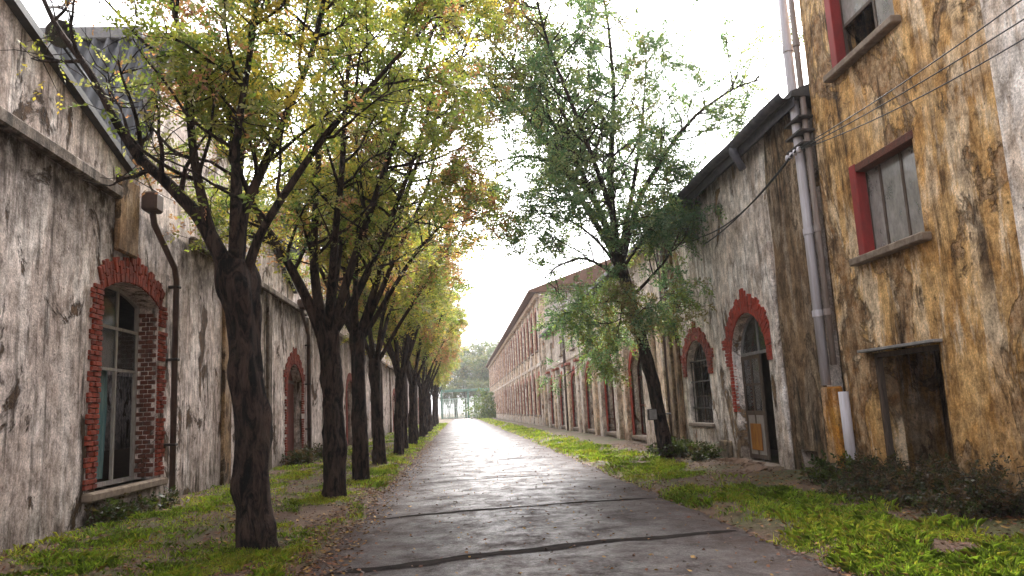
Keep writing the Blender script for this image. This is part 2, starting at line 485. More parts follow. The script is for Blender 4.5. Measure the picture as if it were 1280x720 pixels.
M['tar'] = simple('tar_seam', (0.008, 0.0065, 0.006), (0.026, 0.020, 0.018), 9, 0.9, 0.9, 0.02)

# ---------------------------------------------------------------- ground and road


def stretch_axis(lo, hi, step, far_lo, far_hi):
    a = list(np.arange(lo, hi + 1e-6, step)); d = step
    v = hi
    while v < far_hi:
        d *= 1.35; v += d; a.append(v)
    v = lo; d = step
    while v > far_lo:
        d *= 1.35; v -= d; a.insert(0, v)
    return np.array(a)


def ground_z(x, y):
    x = np.asarray(x, float); y = np.asarray(y, float)
    z = 0.05 * (fbm(x * 0.9, y * 0.9, 3) - 0.5) + 0.09 * (fbm(x * 0.25, y * 0.25, 9) - 0.45)
    # verges stand a little above the carriageway, banked to the house fronts
    z = z + 0.05 + 0.06 * np.clip((np.abs(x - 0.9) - 2.7) / 2.0, 0, 1)
    under = np.clip((2.75 - np.abs(x - 0.9)) / 0.25, 0, 1)
    z = z * (1 - under) - 0.05 * under
    far = np.clip((np.abs(x) - 8) / 4, 0, 1)
    return z * (1 - far)


gx = stretch_axis(-7.5, 8.5, 0.2, -900, 900)
gy = stretch_axis(3.0, 60.0, 0.25, -200, 1800)
GX, GY = np.meshgrid(gx, gy, indexing='ij')
V = np.stack([GX, GY, ground_z(GX, GY)], -1).reshape(-1, 3)
ny_ = len(gy); ii, jj = np.meshgrid(np.arange(len(gx) - 1), np.arange(ny_ - 1), indexing='ij')
b = (ii * ny_ + jj).ravel()
Q = np.stack([b, b + ny_, b + ny_ + 1, b + 1], 1)
tag(np_mesh('ground', V, Q, M['soil'], smooth=True), kind='structure')


def road_edges(y):
    l = -1.72 + 0.30 * (fbm(y * 0.55, y * 0 + 3.3, 21) - 0.5) + 0.12 * (vnoise(y * 2.5, y * 0, 5) - 0.5)
    r = 3.48 + 0.30 * (fbm(y * 0.55, y * 0 + 8.3, 22) - 0.5) + 0.12 * (vnoise(y * 2.5, y * 0 + 4, 6) - 0.5)
    return l, r


def road_z(x, y):
    u = (x - 0.88) / 2.6
    return 0.045 - 0.045 * u * u + 0.018 * (fbm(x * 0.7, y * 0.7, 31) - 0.5)


ry = np.concatenate([np.arange(-4, 40, 0.2), np.arange(40, 176, 0.8)])
ru = np.linspace(0, 1, 41)
RL, RRt = road_edges(ry)
RX = RL[:, None] + (RRt - RL)[:, None] * ru[None, :]
RY = np.repeat(ry[:, None], 41, 1)
RZ = road_z(RX, RY)
RZ[:, 0] = -0.03; RZ[:, -1] = -0.03
V = np.stack([RX, RY, RZ], -1).reshape(-1, 3)
ii, jj = np.meshgrid(np.arange(len(ry) - 1), np.arange(40), indexing='ij')
b = (ii * 41 + jj).ravel()
Q = np.stack([b, b + 1, b + 42, b + 41], 1)
road = tag(np_mesh('road', V, Q, M['asphalt'], smooth=True), kind='structure')

# dark repair seams that cross the carriageway
for (ya, yb, x0, x1, w, sd_) in ((12.05, 12.75, -1.35, 3.3, 0.15, 1), (8.15, 9.25, -1.5, 3.35, 0.24, 2), (17.6, 17.9, -1.2, 2.6, 0.07, 3), (24.0, 24.3, -1.3, 3.2, 0.09, 4)):
    xs_ = np.arange(x0, x1, 0.06); u = (xs_ - x0) / (x1 - x0)
    yc = ya + (yb - ya) * u + 0.22 * (fbm(xs_ * 1.3, xs_ * 0, 40 + sd_) - 0.5)
    ww = w * (0.35 + 1.3 * fbm(xs_ * 2.2, xs_ * 0 + 2, 50 + sd_)) * np.clip(np.minimum(u, 1 - u) * 12, 0.1, 1)
    vv = []; ff = []
    for i in range(len(xs_)):
        for k in (-1, -0.4, 0.4, 1):
            yy = yc[i] + k * ww[i] * 0.5 + 0.02 * (vnoise(xs_[i] * 9, k * 3.0, sd_) - 0.5)
            vv.append((xs_[i], yy, float(road_z(xs_[i], yy)) + 0.006))
        if i:
            for k in range(3): ff.append((4 * i - 4 + k, 4 * i - 3 + k, 4 * i + 1 + k, 4 * i + k))
    MB().add(vv, ff).build('tar_seam', M['tar'], road)

# ---------------------------------------------------------------- building kit


def arc(yc, half, zs, rise, n=14):
    """points of an arch from the low-y springing to the high-y springing"""
    R = (half * half + rise * rise) / (2 * rise); zc = zs + rise - R
    a = math.asin(min(1.0, half / R)) if rise <= half else math.pi - math.asin(half / R)
    return [(yc + R * math.sin(-a + 2 * a * i / n), zc + R * math.cos(-a + 2 * a * i / n)) for i in range(n + 1)]


def opening(y0, y1, z0, zs, rise=0.0, n=14):
    if rise <= 0: return [(y0, z0), (y1, z0), (y1, zs), (y0, zs)]
    return [(y0, z0), (y1, z0)] + arc((y0 + y1) / 2, (y1 - y0) / 2, zs, rise, n)[::-1]


def slab(mb, x, s, loops, th):
    """a wall sheet in the plane x, s = the side the street is on; loops[0] outline, the rest openings"""
    tri = tessellate_polygon([[Vector((p[0], p[1], 0)) for p in l] for l in loops])
    flat = [p for l in loops for p in l]; N = len(flat)
    verts = [(x, p[0], p[1]) for p in flat] + [(x - s * th, p[0], p[1]) for p in flat]
    faces = [tuple(t_) for t_ in tri] + [tuple(i + N for i in t_[::-1]) for t_ in tri]
    o = 0
    for l in loops:
        k = len(l)
        for i in range(k):
            j = (i + 1) % k
            faces.append((o + i, o + j, o + j + N, o + i + N))
        o += k
    mb.add(verts, faces)
    return mb


def ring(mb, x, s, inner, outer, th):
    """a band between two matching lines of points (inner[i], outer[i])"""
    k = len(inner)
    v = []
    for a, b in zip(inner, outer):
        v += [(x, *a), (x, *b), (x - s * th, *b), (x - s * th, *a)]
    f = []
    for i in range(k - 1):
        for q in range(4):
            f.append((4 * i + q, 4 * i + (q + 1) % 4, 4 * i + 4 + (q + 1) % 4, 4 * i + 4 + q))
    f += [(0, 1, 2, 3), (4 * k - 4, 4 * k - 3, 4 * k - 2, 4 * k - 1)]
    mb.add(v, f)
    return mb


# one brick, rough-edged, shared by every brick of the surrounds
def brick_mesh(mat, seed):
    r = random.Random(seed)
    bm = bmesh.new()
    bmesh.ops.create_cube(bm, size=1.0)
    bmesh.ops.bevel(bm, geom=bm.edges[:], offset=0.07, segments=1, affect='EDGES')
    for v in bm.verts:
        v.co += Vector((r.uniform(-.03, .03), r.uniform(-.03, .03), r.uniform(-.03, .03)))
    me = bpy.data.meshes.new('brick'); bm.to_mesh(me); bm.free()
    me.materials.append(mat)
    return me


BRICKS = {k: [brick_mesh(M[k], i) for i in range(4)] for k in ('brick', 'bright_brick', 'dull_brick')}


def brick(parent, x, y, z, dx, dy, dz, ang, kind, r):
    o = bpy.data.objects.new('brick', r.choice(BRICKS[kind]))
    COL.objects.link(o)
    o.location = (x, y, z); o.scale = (dx, dy, dz); o.rotation_euler = (ang + r.uniform(-.015, .015), 0, r.uniform(-.02, .02))
    set_parent(o, parent)


def brick_surround(parent, x, s, y0, y1, z0, zs, rise, kind, seed, jamb=0.38, ringh=0.36, ears=0.0, jamb_from=None, course=0.085, miss=0.03, quoin=False):
    """jambs in toothed courses and a ring of bricks on edge over the arch"""
    r = random.Random(seed)
    yc, half = (y0 + y1) / 2, (y1 - y0) / 2
    dep = 0.12
    z = z0 if jamb_from is None else jamb_from; k = 0
    while z < zs - 0.02:
        for sg in (-1, 1):
            if r.random() < miss: continue
            w = jamb * (1.0 if k % 4 < 2 else 0.80)
            pieces = [w] if w < 0.3 else ([w * 0.62, w * 0.38] if k % 2 else [w * 0.38, w * 0.62])
            e = half
            for q in pieces:
                pr = r.uniform(0.025, 0.05)
                brick(parent, x + s * (pr - dep / 2), yc + sg * (e + q / 2), z + course / 2, dep, q - 0.012, course - 0.014, 0, kind, r)
                e += q
        z += course; k += 1
    R = (half * half + rise * rise) / (2 * rise); zc = zs + rise - R
    a = math.asin(min(1.0, half / R)) + 0.02
    n = max(9, int(2 * a * (R + 0.1) / 0.088))
    for i in range(n):
        th = -a + 2 * a * (i + 0.5) / n
        wd = 2 * a * (R + ringh / 2) / n
        hh = ringh * (1.0 + (0.16 if (i // 2) % 2 else 0.0)) + (0.14 if abs(i - (n - 1) / 2) < 1.6 else 0)
        cut = [0.62, 0.38] if i % 2 else [0.38, 0.62]
        e = R
        for c_ in cut:
            q = hh * c_; pr = r.uniform(0.03, 0.055)
            brick(parent, x + s * (pr - dep / 2), yc + math.sin(th) * (e + q / 2), zc + math.cos(th) * (e + q / 2), dep, wd - 0.013, q - 0.012, -th, kind, r)
            e += q
    if ears > 0:
        zz = zs - 0.34; k = 0
        while zz < zs + 0.30:
            for sg in (-1, 1):
                e = half + 0.02
                for q in (0.20, ears * (0.9 if k % 2 else 0.75)):
                    brick(parent, x + s * (r.uniform(0.035, 0.055) - dep / 2), yc + sg * (e + q / 2 + (0.14 if zz > zs else 0)), zz + course / 2, dep, q - 0.012, course - 0.014, 0, kind, r)
                    e += q
            zz += course; k += 1


def window(parent, x, s, y0, y1, z0, zs, rise, cols, rows, frame, glass, bar=0.05, depth=0.06, broken=(), border=0.07):
    """a timber window: frame and bars are one part, each pane a sub-part; x = plane of the frame's street side"""
    yc, half = (y0 + y1) / 2, (y1 - y0) / 2
    mb = MB()
    out = [(y0, z0), (y1, z0)] + (arc(yc, half, zs, rise, 12)[::-1] if rise > 0 else [(y1, zs), (y0, zs)])
    h2 = half - border
    inn = [(y0 + border, z0 + border), (y1 - border, z0 + border)] + (arc(yc, h2, zs, max(0.02, rise - border), 12)[::-1] if rise > 0 else [(y1 - border, zs - border), (y0 + border, zs - border)])
    ring(mb, x, s, inn + inn[:1], out + out[:1], depth)

    def top(y):
        if rise <= 0: return zs - border
        R = (h2 * h2 + (rise - border) ** 2) / (2 * max(0.02, rise - border)); zc_ = zs + rise - border - R
        return zc_ + math.sqrt(max(0, R * R - (y - yc) ** 2))
    ys = [y0 + border + (y1 - y0 - 2 * border) * c_ for c_ in cols]
    zr = [z0 + border] + list(rows)
    xa, xb = x - s * 0.008, x - s * (depth - 0.008)
    for y in ys[1:-1]:
        mb.box(min(xa, xb), max(xa, xb), y - bar / 2, y + bar / 2, z0 + border, top(y))
    for z in rows:
        mb.box(min(xa, xb) + 0.003, max(xa, xb) - 0.003, y0 + border, y1 - border, z - bar / 2, z + bar / 2)
    w = mb.build('window', frame, parent)
    xg = x - s * depth * 0.5
    for i in range(len(cols) - 1):
        for j in range(len(zr)):
            if (i, j) in broken: continue
            a, b_ = ys[i], ys[i + 1]; za = zr[j]
            if j + 1 < len(zr): poly = [(a, za), (b_, za), (b_, zr[j + 1]), (a, zr[j + 1])]
            else: poly = [(a, za), (b_, za)] + [(b_ + (a - b_) * q / 6, top(b_ + (a - b_) * q / 6)) for q in range(7)]
            g = MB(); slab(g, xg + 0.004 * ((i * 3 + j * 5) % 3 - 1), s, [poly], 0.004); g.build('pane', glass, w)
    return w


def corrugated(mb, p0, along, up, width, length, pitch=0.2, amp=0.034, nl=2):
    """a corrugated sheet from p0: ribs run along 'up', waves along 'along'"""
    p0 = Vector(p0); al = Vector(along).normalized(); upv = Vector(up).normalized(); nr = al.cross(upv)
    n = max(6, int(round(width / pitch * 8)))
    v = []; f = []
    for j in range(nl + 1):
        for i in range(n + 1):
            w = width * i / n
            v.append(p0 + al * w + upv * (length * j / nl) + nr * amp * math.cos(2 * math.pi * w / pitch))
    for j in range(nl):
        for i in range(n):
            a = j * (n + 1) + i
            f.append((a, a + 1, a + n + 2, a + n + 1))
    mb.add(v, f)
    return mb


# ---------------------------------------------------------------- sawtooth factory along the tree row
PER = 13.8
VZ, PZ, RUN = 6.15, 9.75, 1.55        # valley height, ridge height, run of the steep face
SL = (PZ - VZ) / (PER - RUN)


def roof_h(y):
    u = (y - PER) % PER
    return VZ + (PZ - VZ) * u / RUN if u < RUN else PZ - SL * (u - RUN)


fac = empty('factory', (XL, 55, 0))
tag(fac, 'long streaked factory with sawtooth roof running behind the row of trees', 'factory')
NB = 8
for k in range(NB):
    yv = PER * (k + 1)
    a, b_ = yv - PER / 2, yv + PER / 2
    if k == 0: a = -8.0
    prof = [(a, -0.3), (b_, -0.3), (b_, roof_h(b_)), (yv + RUN, PZ), (yv, VZ)]
    if k == 0: prof += [(RUN, PZ), (0.0, VZ)]
    prof += [(a, roof_h(a))]
    holes = []
    if k == 0:
        W1 = (12.85, 15.22, 0.62, 3.92, 0.27)
        holes.append(opening(*W1))
    else:
        W2 = (yv - 1.15, yv + 1.25, 0.02, 2.95, 0.62)
        holes.append(opening(*W2))
    slab(MB(), XL, 1, [prof] + holes, 0.45).build('wall', M['left_plaster'], fac)
    # verge trim on the raking edges
    mb = MB()
    for (ya, yb) in ((max(a, yv - (PER - RUN)), yv), (yv, yv + RUN), (yv + RUN, b_)):
        n_ = 6 if yb - ya > 3 else 2
        pts = [ya + (yb - ya) * i / n_ for i in range(n_ + 1)]
        rh = [PZ - SL * (y - (yv - PER + RUN)) if y <= yv + 1e-6 and yb <= yv else (VZ + (PZ - VZ) * (y - yv) / RUN if yb <= yv + RUN + 1e-6 else PZ - SL * (y - yv - RUN)) for y in pts]
        for i in range(n_):
            mb.add([(XL - 0.06, pts[i], rh[i] + 0.004), (XL + 0.13, pts[i], rh[i] + 0.004), (XL + 0.13, pts[i + 1], rh[i + 1] + 0.004), (XL - 0.06, pts[i + 1], rh[i + 1] + 0.004),
                    (XL - 0.06, pts[i], rh[i] + 0.13), (XL + 0.13, pts[i], rh[i] + 0.13), (XL + 0.13, pts[i + 1], rh[i + 1] + 0.13), (XL - 0.06, pts[i + 1], rh[i + 1] + 0.13)],
                   [(0, 3, 2, 1), (4, 5, 6, 7), (0, 1, 5, 4), (2, 3, 7, 6), (1, 2, 6, 5), (3, 0, 4, 7)])
    mb.build('verge_trim', M['trim_metal'], fac)
    # long felted slope and the steep corrugated face
    y_hi = yv + RUN
    sl = MB().add([(-26, y_hi, PZ), (XL - 0.45, y_hi, PZ), (XL - 0.45, yv + PER, VZ), (-26, yv + PER, VZ), (-26, y_hi, PZ - .15), (XL - 0.45, y_hi, PZ - .15), (XL - 0.45, yv + PER, VZ - .15), (-26, yv + PER, VZ - .15)],
                  [(0, 1, 2, 3), (7, 6, 5, 4), (0, 4, 5, 1), (1, 5, 6, 2), (2, 6, 7, 3), (3, 7, 4, 0)])
    rf = sl.build('roof', M['roof_felt'], fac)
    if k == 0:
        MB().add([(-26, RUN, PZ), (XL - 0.45, RUN, PZ), (XL - 0.45, yv, VZ), (-26, yv, VZ), (-26, RUN, PZ - .15), (XL - 0.45, RUN, PZ - .15), (XL - 0.45, yv, VZ - .15), (-26, yv, VZ - .15)],
                 [(0, 1, 2, 3), (7, 6, 5, 4), (0, 4, 5, 1), (1, 5, 6, 2), (2, 6, 7, 3), (3, 7, 4, 0)]).build('roof', M['roof_felt'], fac)
    up = (0, RUN, PZ - VZ); Ls = math.hypot(RUN, PZ - VZ) + 0.1
    if k < 2:
        x = XL - 0.07; j = 0
        while x > -18:
            corrugated(MB(), (x - 0.82, yv - 0.12 + (0.02 if j % 2 else 0), VZ - 0.03), (1, 0, 0), up, 0.84, Ls, 0.28, 0.085).build('roof_sheet', M['corrugated'], rf, True, False)
            x -= 0.82; j += 1
    else:
        corrugated(MB(), (-22, yv, VZ - 0.03), (1, 0, 0), up, 22 + XL - 0.46, Ls, 0.42, 0.05).build('roof_sheet', M['corrugated'], rf, True, False)
    MB().box(-22, XL - 0.46, y_hi - 0.22, y_hi + 0.16, PZ - 0.10, PZ + 0.17, 0.02).build('ridge_cap', M['grey_paint'], rf)
    # string course, stopped at the pier over each window
    if k == 0:
        MB().box(XL, XL + 0.16, -8, 13.16, 5.56, 5.78, 0.03).build('string_course', M['band_plaster'], fac)
        MB().box(XL, XL + 0.10, 13.16, 13.98, 4.66, 6.05, 0.03).build('pier', M['pilaster_plaster'], fac)
    else:
        MB().box(XL, XL + 0.14, yv - PER + 3.0, yv + 1.9, 5.56, 5.76, 0.03).build('string_course', M['band_plaster'], fac)
    # flat pilasters
    for (q0, q1) in (((yv + 5.45, yv + 6.05),) if k == 0 else ((yv - 4.0, yv - 3.55), (yv + 2.3, yv + 2.75))):
        MB().box(XL, XL + 0.09, q0, q1, -0.1, 5.55, 0.02).build('pilaster', M['pilaster_plaster'] if k == 0 else M['band_plaster'], fac)
    # bent downpipe from the valley
    zt = VZ - 0.1
    MB().box(XL + 0.05, XL + 0.34, yv + 0.30, yv + 0.68, zt - 0.42, zt - 0.05, 0.04).build('rainwater_head', M['pipe_dark'], fac)
    MB().tube([(XL + 0.19, yv + 0.5, zt - 0.35), (XL + 0.19, yv + 0.62, zt - 0.62), (XL + 0.17, yv + 1.75, zt - 1.25), (XL + 0.15, yv + 1.93, zt - 1.5), (XL + 0.15, yv + 1.95, 0.12)], 0.062, 10).build('downpipe', M['pipe_dark'], fac, True)
    if k < 2:
        for z in (1.2, 2.9, 4.4):
            MB().box(XL + 0.002, XL + 0.22, yv + 1.87, yv + 2.03, z, z + 0.05, 0.01).build('pipe_clip', M['iron'], fac)
    # openings
    if k == 0:
        w = window(fac, XL - 0.36, 1, W1[0] + .004, W1[1] - .004, W1[2], W1[3], W1[4], [0, 0.30, 0.62, 1.0], [2.66, 3.42], M['pale_wood'], M['glass'], 0.055, 0.07, broken=((0, 0), (0, 1), (1, 0), (2, 0), (2, 2), (0, 2)))
        brick_surround(w, XL, 1, W1[0], W1[1], 0.66, W1[3], W1[4], 'brick', 3, 0.42, 0.40, miss=0.06)
        MB().box(XL - 0.34, XL + 0.16, W1[0] - 0.42, W1[1] + 0.3, 0.47, 0.62, 0.03).build('sill', M['stone'], w)
        # toothed brick lining of the far jamb
        mb = MB(); r = random.Random(5)
        for i in range(36):
            z = 0.66 + i * 0.088
            for j in range(2):
                xo = XL - 0.02 - j * 0.15 - (0.07 if i % 2 else 0)
                p_ = r.uniform(0.012, 0.035)
                mb.box(xo - 0.135, xo, W1[1] - p_, W1[1] + 0.05, z, z + 0.074, 0.008)
        mb.build('jamb_lining', M['dull_brick'], w)
        # the curtain hanging inside
        cv = []; cf = []; nc = 26
        for i in range(nc + 1):
            y = 13.75 + 0.62 * i / nc
            xx = XL - 0.62 + 0.05 * math.sin(i * 1.1) + 0.02 * math.sin(i * 2.7)
            cv += [(xx, y, 0.72), (xx + 0.03, y + 0.02, 2.0), (xx, y, 3.4)]
            if i: cf += [(3 * i - 3, 3 * i, 3 * i + 1, 3 * i - 2), (3 * i - 2, 3 * i + 1, 3 * i + 2, 3 * i - 1)]
        MB().add(cv, cf).build('curtain', M['curtain'], w, True, False)
    else:
        mb = MB()
        out = opening(W2[0] + .004, W2[1] - .004, W2[2], W2[3], W2[4])
        slab(mb, XL - 0.30, 1, [out], 0.06)
        d = mb.build('door', M['oxide_door'], fac)
        np_ = 7
        for i in range(np_):
            ya = W2[0] + 0.03 + (W2[1] - W2[0] - .06) * i / np_; yb = W2[0] + 0.03 + (W2[1] - W2[0] - .06) * (i + 1) / np_
            MB().box(XL - 0.297, XL - 0.27, ya + .008, yb - .008, 0.05, W2[3] - 0.05, 0.006).build('plank', M['oxide_door'], d)
        MB().box(XL - 0.296, XL - 0.25, W2[0] + .02, W2[1] - .02, W2[3] - 0.03, W2[3] + 0.07, 0.01).build('transom', M['old_wood'], d)
        if k == 1:
            brick_surround(d, XL, 1, W2[0], W2[1], 0.1, W2[3], W2[4], 'brick', 13, 0.34, 0.42, miss=0.12, ears=0.16)
        else:
            inn = [(W2[0], 0.1)] + arc((W2[0] + W2[1]) / 2, (W2[1] - W2[0]) / 2, W2[3], W2[4]) + [(W2[1], 0.1)]
            ou = [(W2[0] - .34, 0.1)] + arc((W2[0] + W2[1]) / 2, (W2[1] - W2[0]) / 2 + .34, W2[3], W2[4] + .4) + [(W2[1] + .34, 0.1)]
            ring(MB(), XL + 0.04, 1, inn, ou, 0.10).build('brick_surround', M['brick'], d)
yend = PER * NB + PER / 2
MB().box(-26, XL - 0.46, yend - 0.4, yend, -0.2, 6.1).build('wall', M['left_plaster'], fac)
MB().box(-26.3, -26, -8, yend, -0.2, 9.6).build('wall', M['left_plaster'], fac)
MB().box(-26, XL - 0.46, -8.3, -7.9, -0.2, 7.8).build('wall', M['left_plaster'], fac)
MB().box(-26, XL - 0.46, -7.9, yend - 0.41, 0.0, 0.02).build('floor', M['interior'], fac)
MB().add([(-26, RUN, PZ - .1), (XL - .45, RUN, PZ - .1), (XL - .45, -8, VZ), (-26, -8, VZ)], [(0, 1, 2, 3)]).build('roof', M['roof_felt'], fac)

# dark lamp on the raking edge of the factory gable
lamp = empty('floodlight', (XL + 0.14, 10.65, 7.0))
tag(lamp, 'small dark floodlight bracketed to the raking roof edge of the factory', 'floodlight')
zr = roof_h(10.65) + 0.12
MB().tube([(XL + 0.05, 10.65, zr), (XL + 0.22, 10.65, zr + 0.10), (XL + 0.36, 10.62, zr + 0.12)], 0.025, 8).build('bracket', M['iron'], lamp, True)
hd = MB(); hd.tube([(XL + 0.30, 10.80, zr + 0.20), (XL + 0.34, 10.62, zr + 0.13), (XL + 0.37, 10.52, zr + 0.08), (XL + 0.40, 10.42, zr + 0.02)], [0.07, 0.11, 0.16, 0.20], 12)
hd.build('lamp_head', M['iron'], lamp, True)
MB().tube([(XL + 0.403, 10.412, zr + 0.016), (XL + 0.408, 10.400, zr + 0.010)], 0.18, 12).build('lens', M['glass'], lamp)
tag(MB().tube([(XL + 0.20, 10.9, zr + 0.06), (XL + 0.24, 12.0, 6.95), (XL + 0.22, 13.2, 6.45), (XL + 0.2, 13.9, 6.25), (XL + 0.16, 14.5, 6.0)], 0.022, 6).build('lamp_cable', M['cable'], None, True),
    'black cable running down the factory roof edge from the floodlight', 'cable')

# ---------------------------------------------------------------- ochre house with the black doorway
hA = empty('ochre_house', (XR, 7, 0))
tag(hA, 'tall ochre stained house with an open black doorway and twin corner pipes', 'house')
Y0, Y1, HA = -3.0, 12.92, 11.2
dA = (10.16, 11.96, 0.06, 2.22)
wA = (10.12, 11.80, 3.82, 5.32)
uA = (10.12, 11.92, 7.16, 8.75)
others = [(3.9, 5.6, 3.82, 5.32), (3.9, 5.6, 7.16, 8.75), (-1.6, 0.1, 3.82, 5.32), (-1.6, 0.1, 7.16, 8.75)]
holes = [opening(*q) for q in [dA, wA, uA] + others]
slab(MB(), XR, -1, [[(Y0, -0.3), (Y1, -0.3), (Y1, HA), (Y0, HA)]] + holes, 0.42).build('wall', M['ochre_plaster'], hA)
MB().box(XR + .425, 17, Y1 - 0.35, Y1 - 0.001, -0.2, HA - 0.01).build('wall', M['ochre_plaster'], hA)
MB().box(XR + .425, 17, Y0, Y0 + 0.35, -0.2, HA - 0.01).build('wall', M['ochre_plaster'], hA)
MB().box(17.0, 17.4, Y0, Y1, -0.2, HA).build('wall', M['ochre_plaster'], hA)
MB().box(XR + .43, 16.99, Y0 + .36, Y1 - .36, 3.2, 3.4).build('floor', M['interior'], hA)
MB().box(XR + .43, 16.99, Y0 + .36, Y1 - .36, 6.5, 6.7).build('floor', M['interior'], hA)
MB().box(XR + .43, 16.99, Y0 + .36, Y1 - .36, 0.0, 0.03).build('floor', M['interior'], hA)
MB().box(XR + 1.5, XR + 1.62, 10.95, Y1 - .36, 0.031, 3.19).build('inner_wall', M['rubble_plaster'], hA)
MB().box(XR + 3.4, XR + 3.52, Y0 + .36, Y1 - .36, 0.031, 3.19).build('inner_wall', M['interior'], hA)  # added dark partition, put in to blacken the view through the doorway
rfA = MB().add([(XR - .5, Y0 - .4, HA), (XR - .5, Y1 + .4, HA), (12, Y1 + .4, HA + 2.6), (12, Y0 - .4, HA + 2.6), (17.8, Y1 + .4, HA), (17.8, Y0 - .4, HA),
                (XR - .5, Y0 - .4, HA - .12), (XR - .5, Y1 + .4, HA - .12), (17.8, Y1 + .4, HA - .12), (17.8, Y0 - .4, HA - .12)],
               [(0, 1, 2, 3), (3, 2, 4, 5), (0, 6, 7, 1), (4, 8, 9, 5), (1, 7, 8, 4, 2), (0, 3, 5, 9, 6), (6, 9, 8, 7)]).build('roof', M['roof_tile'], hA)
MB().box(XR - 0.10, XR + 0.002, Y0, 8.30, -0.1, 11.0, 0.03).build('pilaster', M['pale_plaster'], hA)
for i, (q, cols, rows, br) in enumerate([(wA, [0, 0.36, 0.74, 1], [], ()), (uA, [0, 0.42, 1], [7.95], ((1, 0),))] + [(q, [0, .5, 1], [(q[2] + q[3]) / 2], ()) for q in others]):
    w = window(hA, XR + 0.17, -1, q[0] + .004, q[1] - .004, q[2], q[3], 0, cols, rows, M['old_wood'], M['painted_sky_glass'], 0.055, 0.06, broken=br)
    MB().box(XR - 0.16, XR + 0.17, q[0] - 0.14, q[1] + 0.20, q[2] - 0.13, q[2] - 0.003, 0.02).build('sill', M['stone'], w)
    # painted jamb and head linings
    MB().box(XR - 0.025, XR + 0.165, q[1] - 0.10, q[1] + 0.09, q[2], q[3] + 0.08, 0.012).build('jamb', M['red_paint'], w)
    MB().box(XR - 0.02, XR + 0.165, q[0] - 0.04, q[1] - 0.102, q[3] - 0.075, q[3] + 0.06, 0.012).build('head', M['red_paint'] if i else M['dull_brick'], w)
    MB().box(XR + 0.45, XR + 0.47, q[0], q[0] + 0.75, q[2] + 0.05, q[3] - 0.1).build('blind', M['pale_wood'], w)
# doorway: steel angle over it, broken frame
dr = MB(); dr.box(XR + 0.06, XR + 0.16, dA[0] + .003, dA[0] + .06, 0.06, 2.14); dr.box(XR + 0.06, XR + 0.16, dA[1] - .07, dA[1] - .003, 0.06, 2.14); dr.box(XR + 0.06, XR + 0.16, dA[0] + .003, dA[1] - .003, 2.142, 2.215)
dfr = dr.build('door_frame', M['old_wood'], hA)
MB().box(XR - 0.15, XR - 0.002, dA[0] - 0.10, dA[1] + 0.14, 2.24, 2.285, 0.006).build('lintel_angle', M['grey_paint'], dfr)
# pipes on the corner
for (yy, rr, z0, z1, mt, xo) in ((13.26, 0.088, 1.75, 11.1, 'pipe_pale', 0.16), (13.02, 0.055, 2.1, 11.0, 'pipe_grey', 0.10), (13.46, 0.045, 3.0, 6.9, 'pipe_pale', 0.1)):
    dp = MB().tube([(XR - xo, yy, z0), (XR - xo, yy, z0 + (z1 - z0) * .33), (XR - xo, yy + .012, z0 + (z1 - z0) * .66), (XR - xo, yy, z1)], rr, 14).build('downpipe', M[mt], hA, True)
    for z in (3.0, 4.55, 8.2):
        if z0 < z < z1: MB().tube([(XR - xo, yy, z), (XR - xo, yy, z + 0.12)], rr + 0.016, 14).build('pipe_collar', M[mt], dp, False)
MB().tube([(XR - 0.12, 12.74, -0.05), (XR - 0.12, 12.76, 1.62)], 0.085, 14).build('downpipe', M['pipe_pale'], hA, True)
MB().box(XR - 0.20, XR - 0.002, 12.96, 13.44, -0.05, 1.72, 0.03).build('pipe_casing', M['rusty_casing'], hA)
for z in (6.20, 6.45, 6.72):
    MB().box(XR - 0.30, XR - 0.002, 12.88, 13.52, z, z + 0.05, 0.01).build('pipe_clamp', M['iron'], hA)
for i in range(4):
    yy = 12.95 + 0.16 * i
    MB().tube([(XR - 0.33, yy, 6.05), (XR - 0.33, yy, 6.10), (XR - 0.33, yy, 6.16)], [0.035, 0.05, 0.03], 8).build('insulator', M['pipe_pale'], hA, True)

# ---------------------------------------------------------------- grey warehouse with red arches
hB = empty('grey_warehouse', (XR, 18, 0))
tag(hB, 'grey plastered warehouse with red brick arches next to the ochre house', 'warehouse')
B0, B1, HB = 13.55, 23.55, 7.25
oD = (16.05, 18.22, 0.10, 2.72, 0.84)
oW = (20.05, 22.0, 0.95, 2.62, 0.66)
oS = (14.15, 14.95, 0.02, 0.52, 0)
slab(MB(), XR, -1, [[(B0, -0.3), (B1, -0.3), (B1, HB), (B0, HB)], opening(*oD), opening(*oW), opening(*oS)], 0.45).build('wall', M['grey_plaster'], hB)
slab(MB(), XR + 0.30, -1, [[(12.93, -0.3), (13.548, -0.3), (13.548, HB), (12.93, HB)]], 0.3).build('wall', M['rubble_plaster'], hB)
slab(MB(), XR - 0.035, -1, [[(13.56, 0.0), (15.22, -0.1), (15.18, 1.6), (15.24, 3.2), (15.12, 4.6), (15.2, 6.1), (15.02, 7.2), (13.56, 7.2)], opening(14.15, 14.95, 0.02, 0.52, 0)], 0.034).build('bare_wall', M['rubble_plaster'], hB)
MB().box(XR + .455, 18, B1 - 0.4, B1 - .001, -0.2, HB).build('wall', M['grey_plaster'], hB)
MB().box(18, 18.4, 12.95, B1, -0.2, HB).build('wall', M['grey_plaster'], hB)
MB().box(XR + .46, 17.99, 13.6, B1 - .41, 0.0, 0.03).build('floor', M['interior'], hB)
MB().box(XR + 2.2, XR + 2.35, 13.6, B1 - .41, 0.031, 5.5).build('inner_wall', M['interior'], hB)
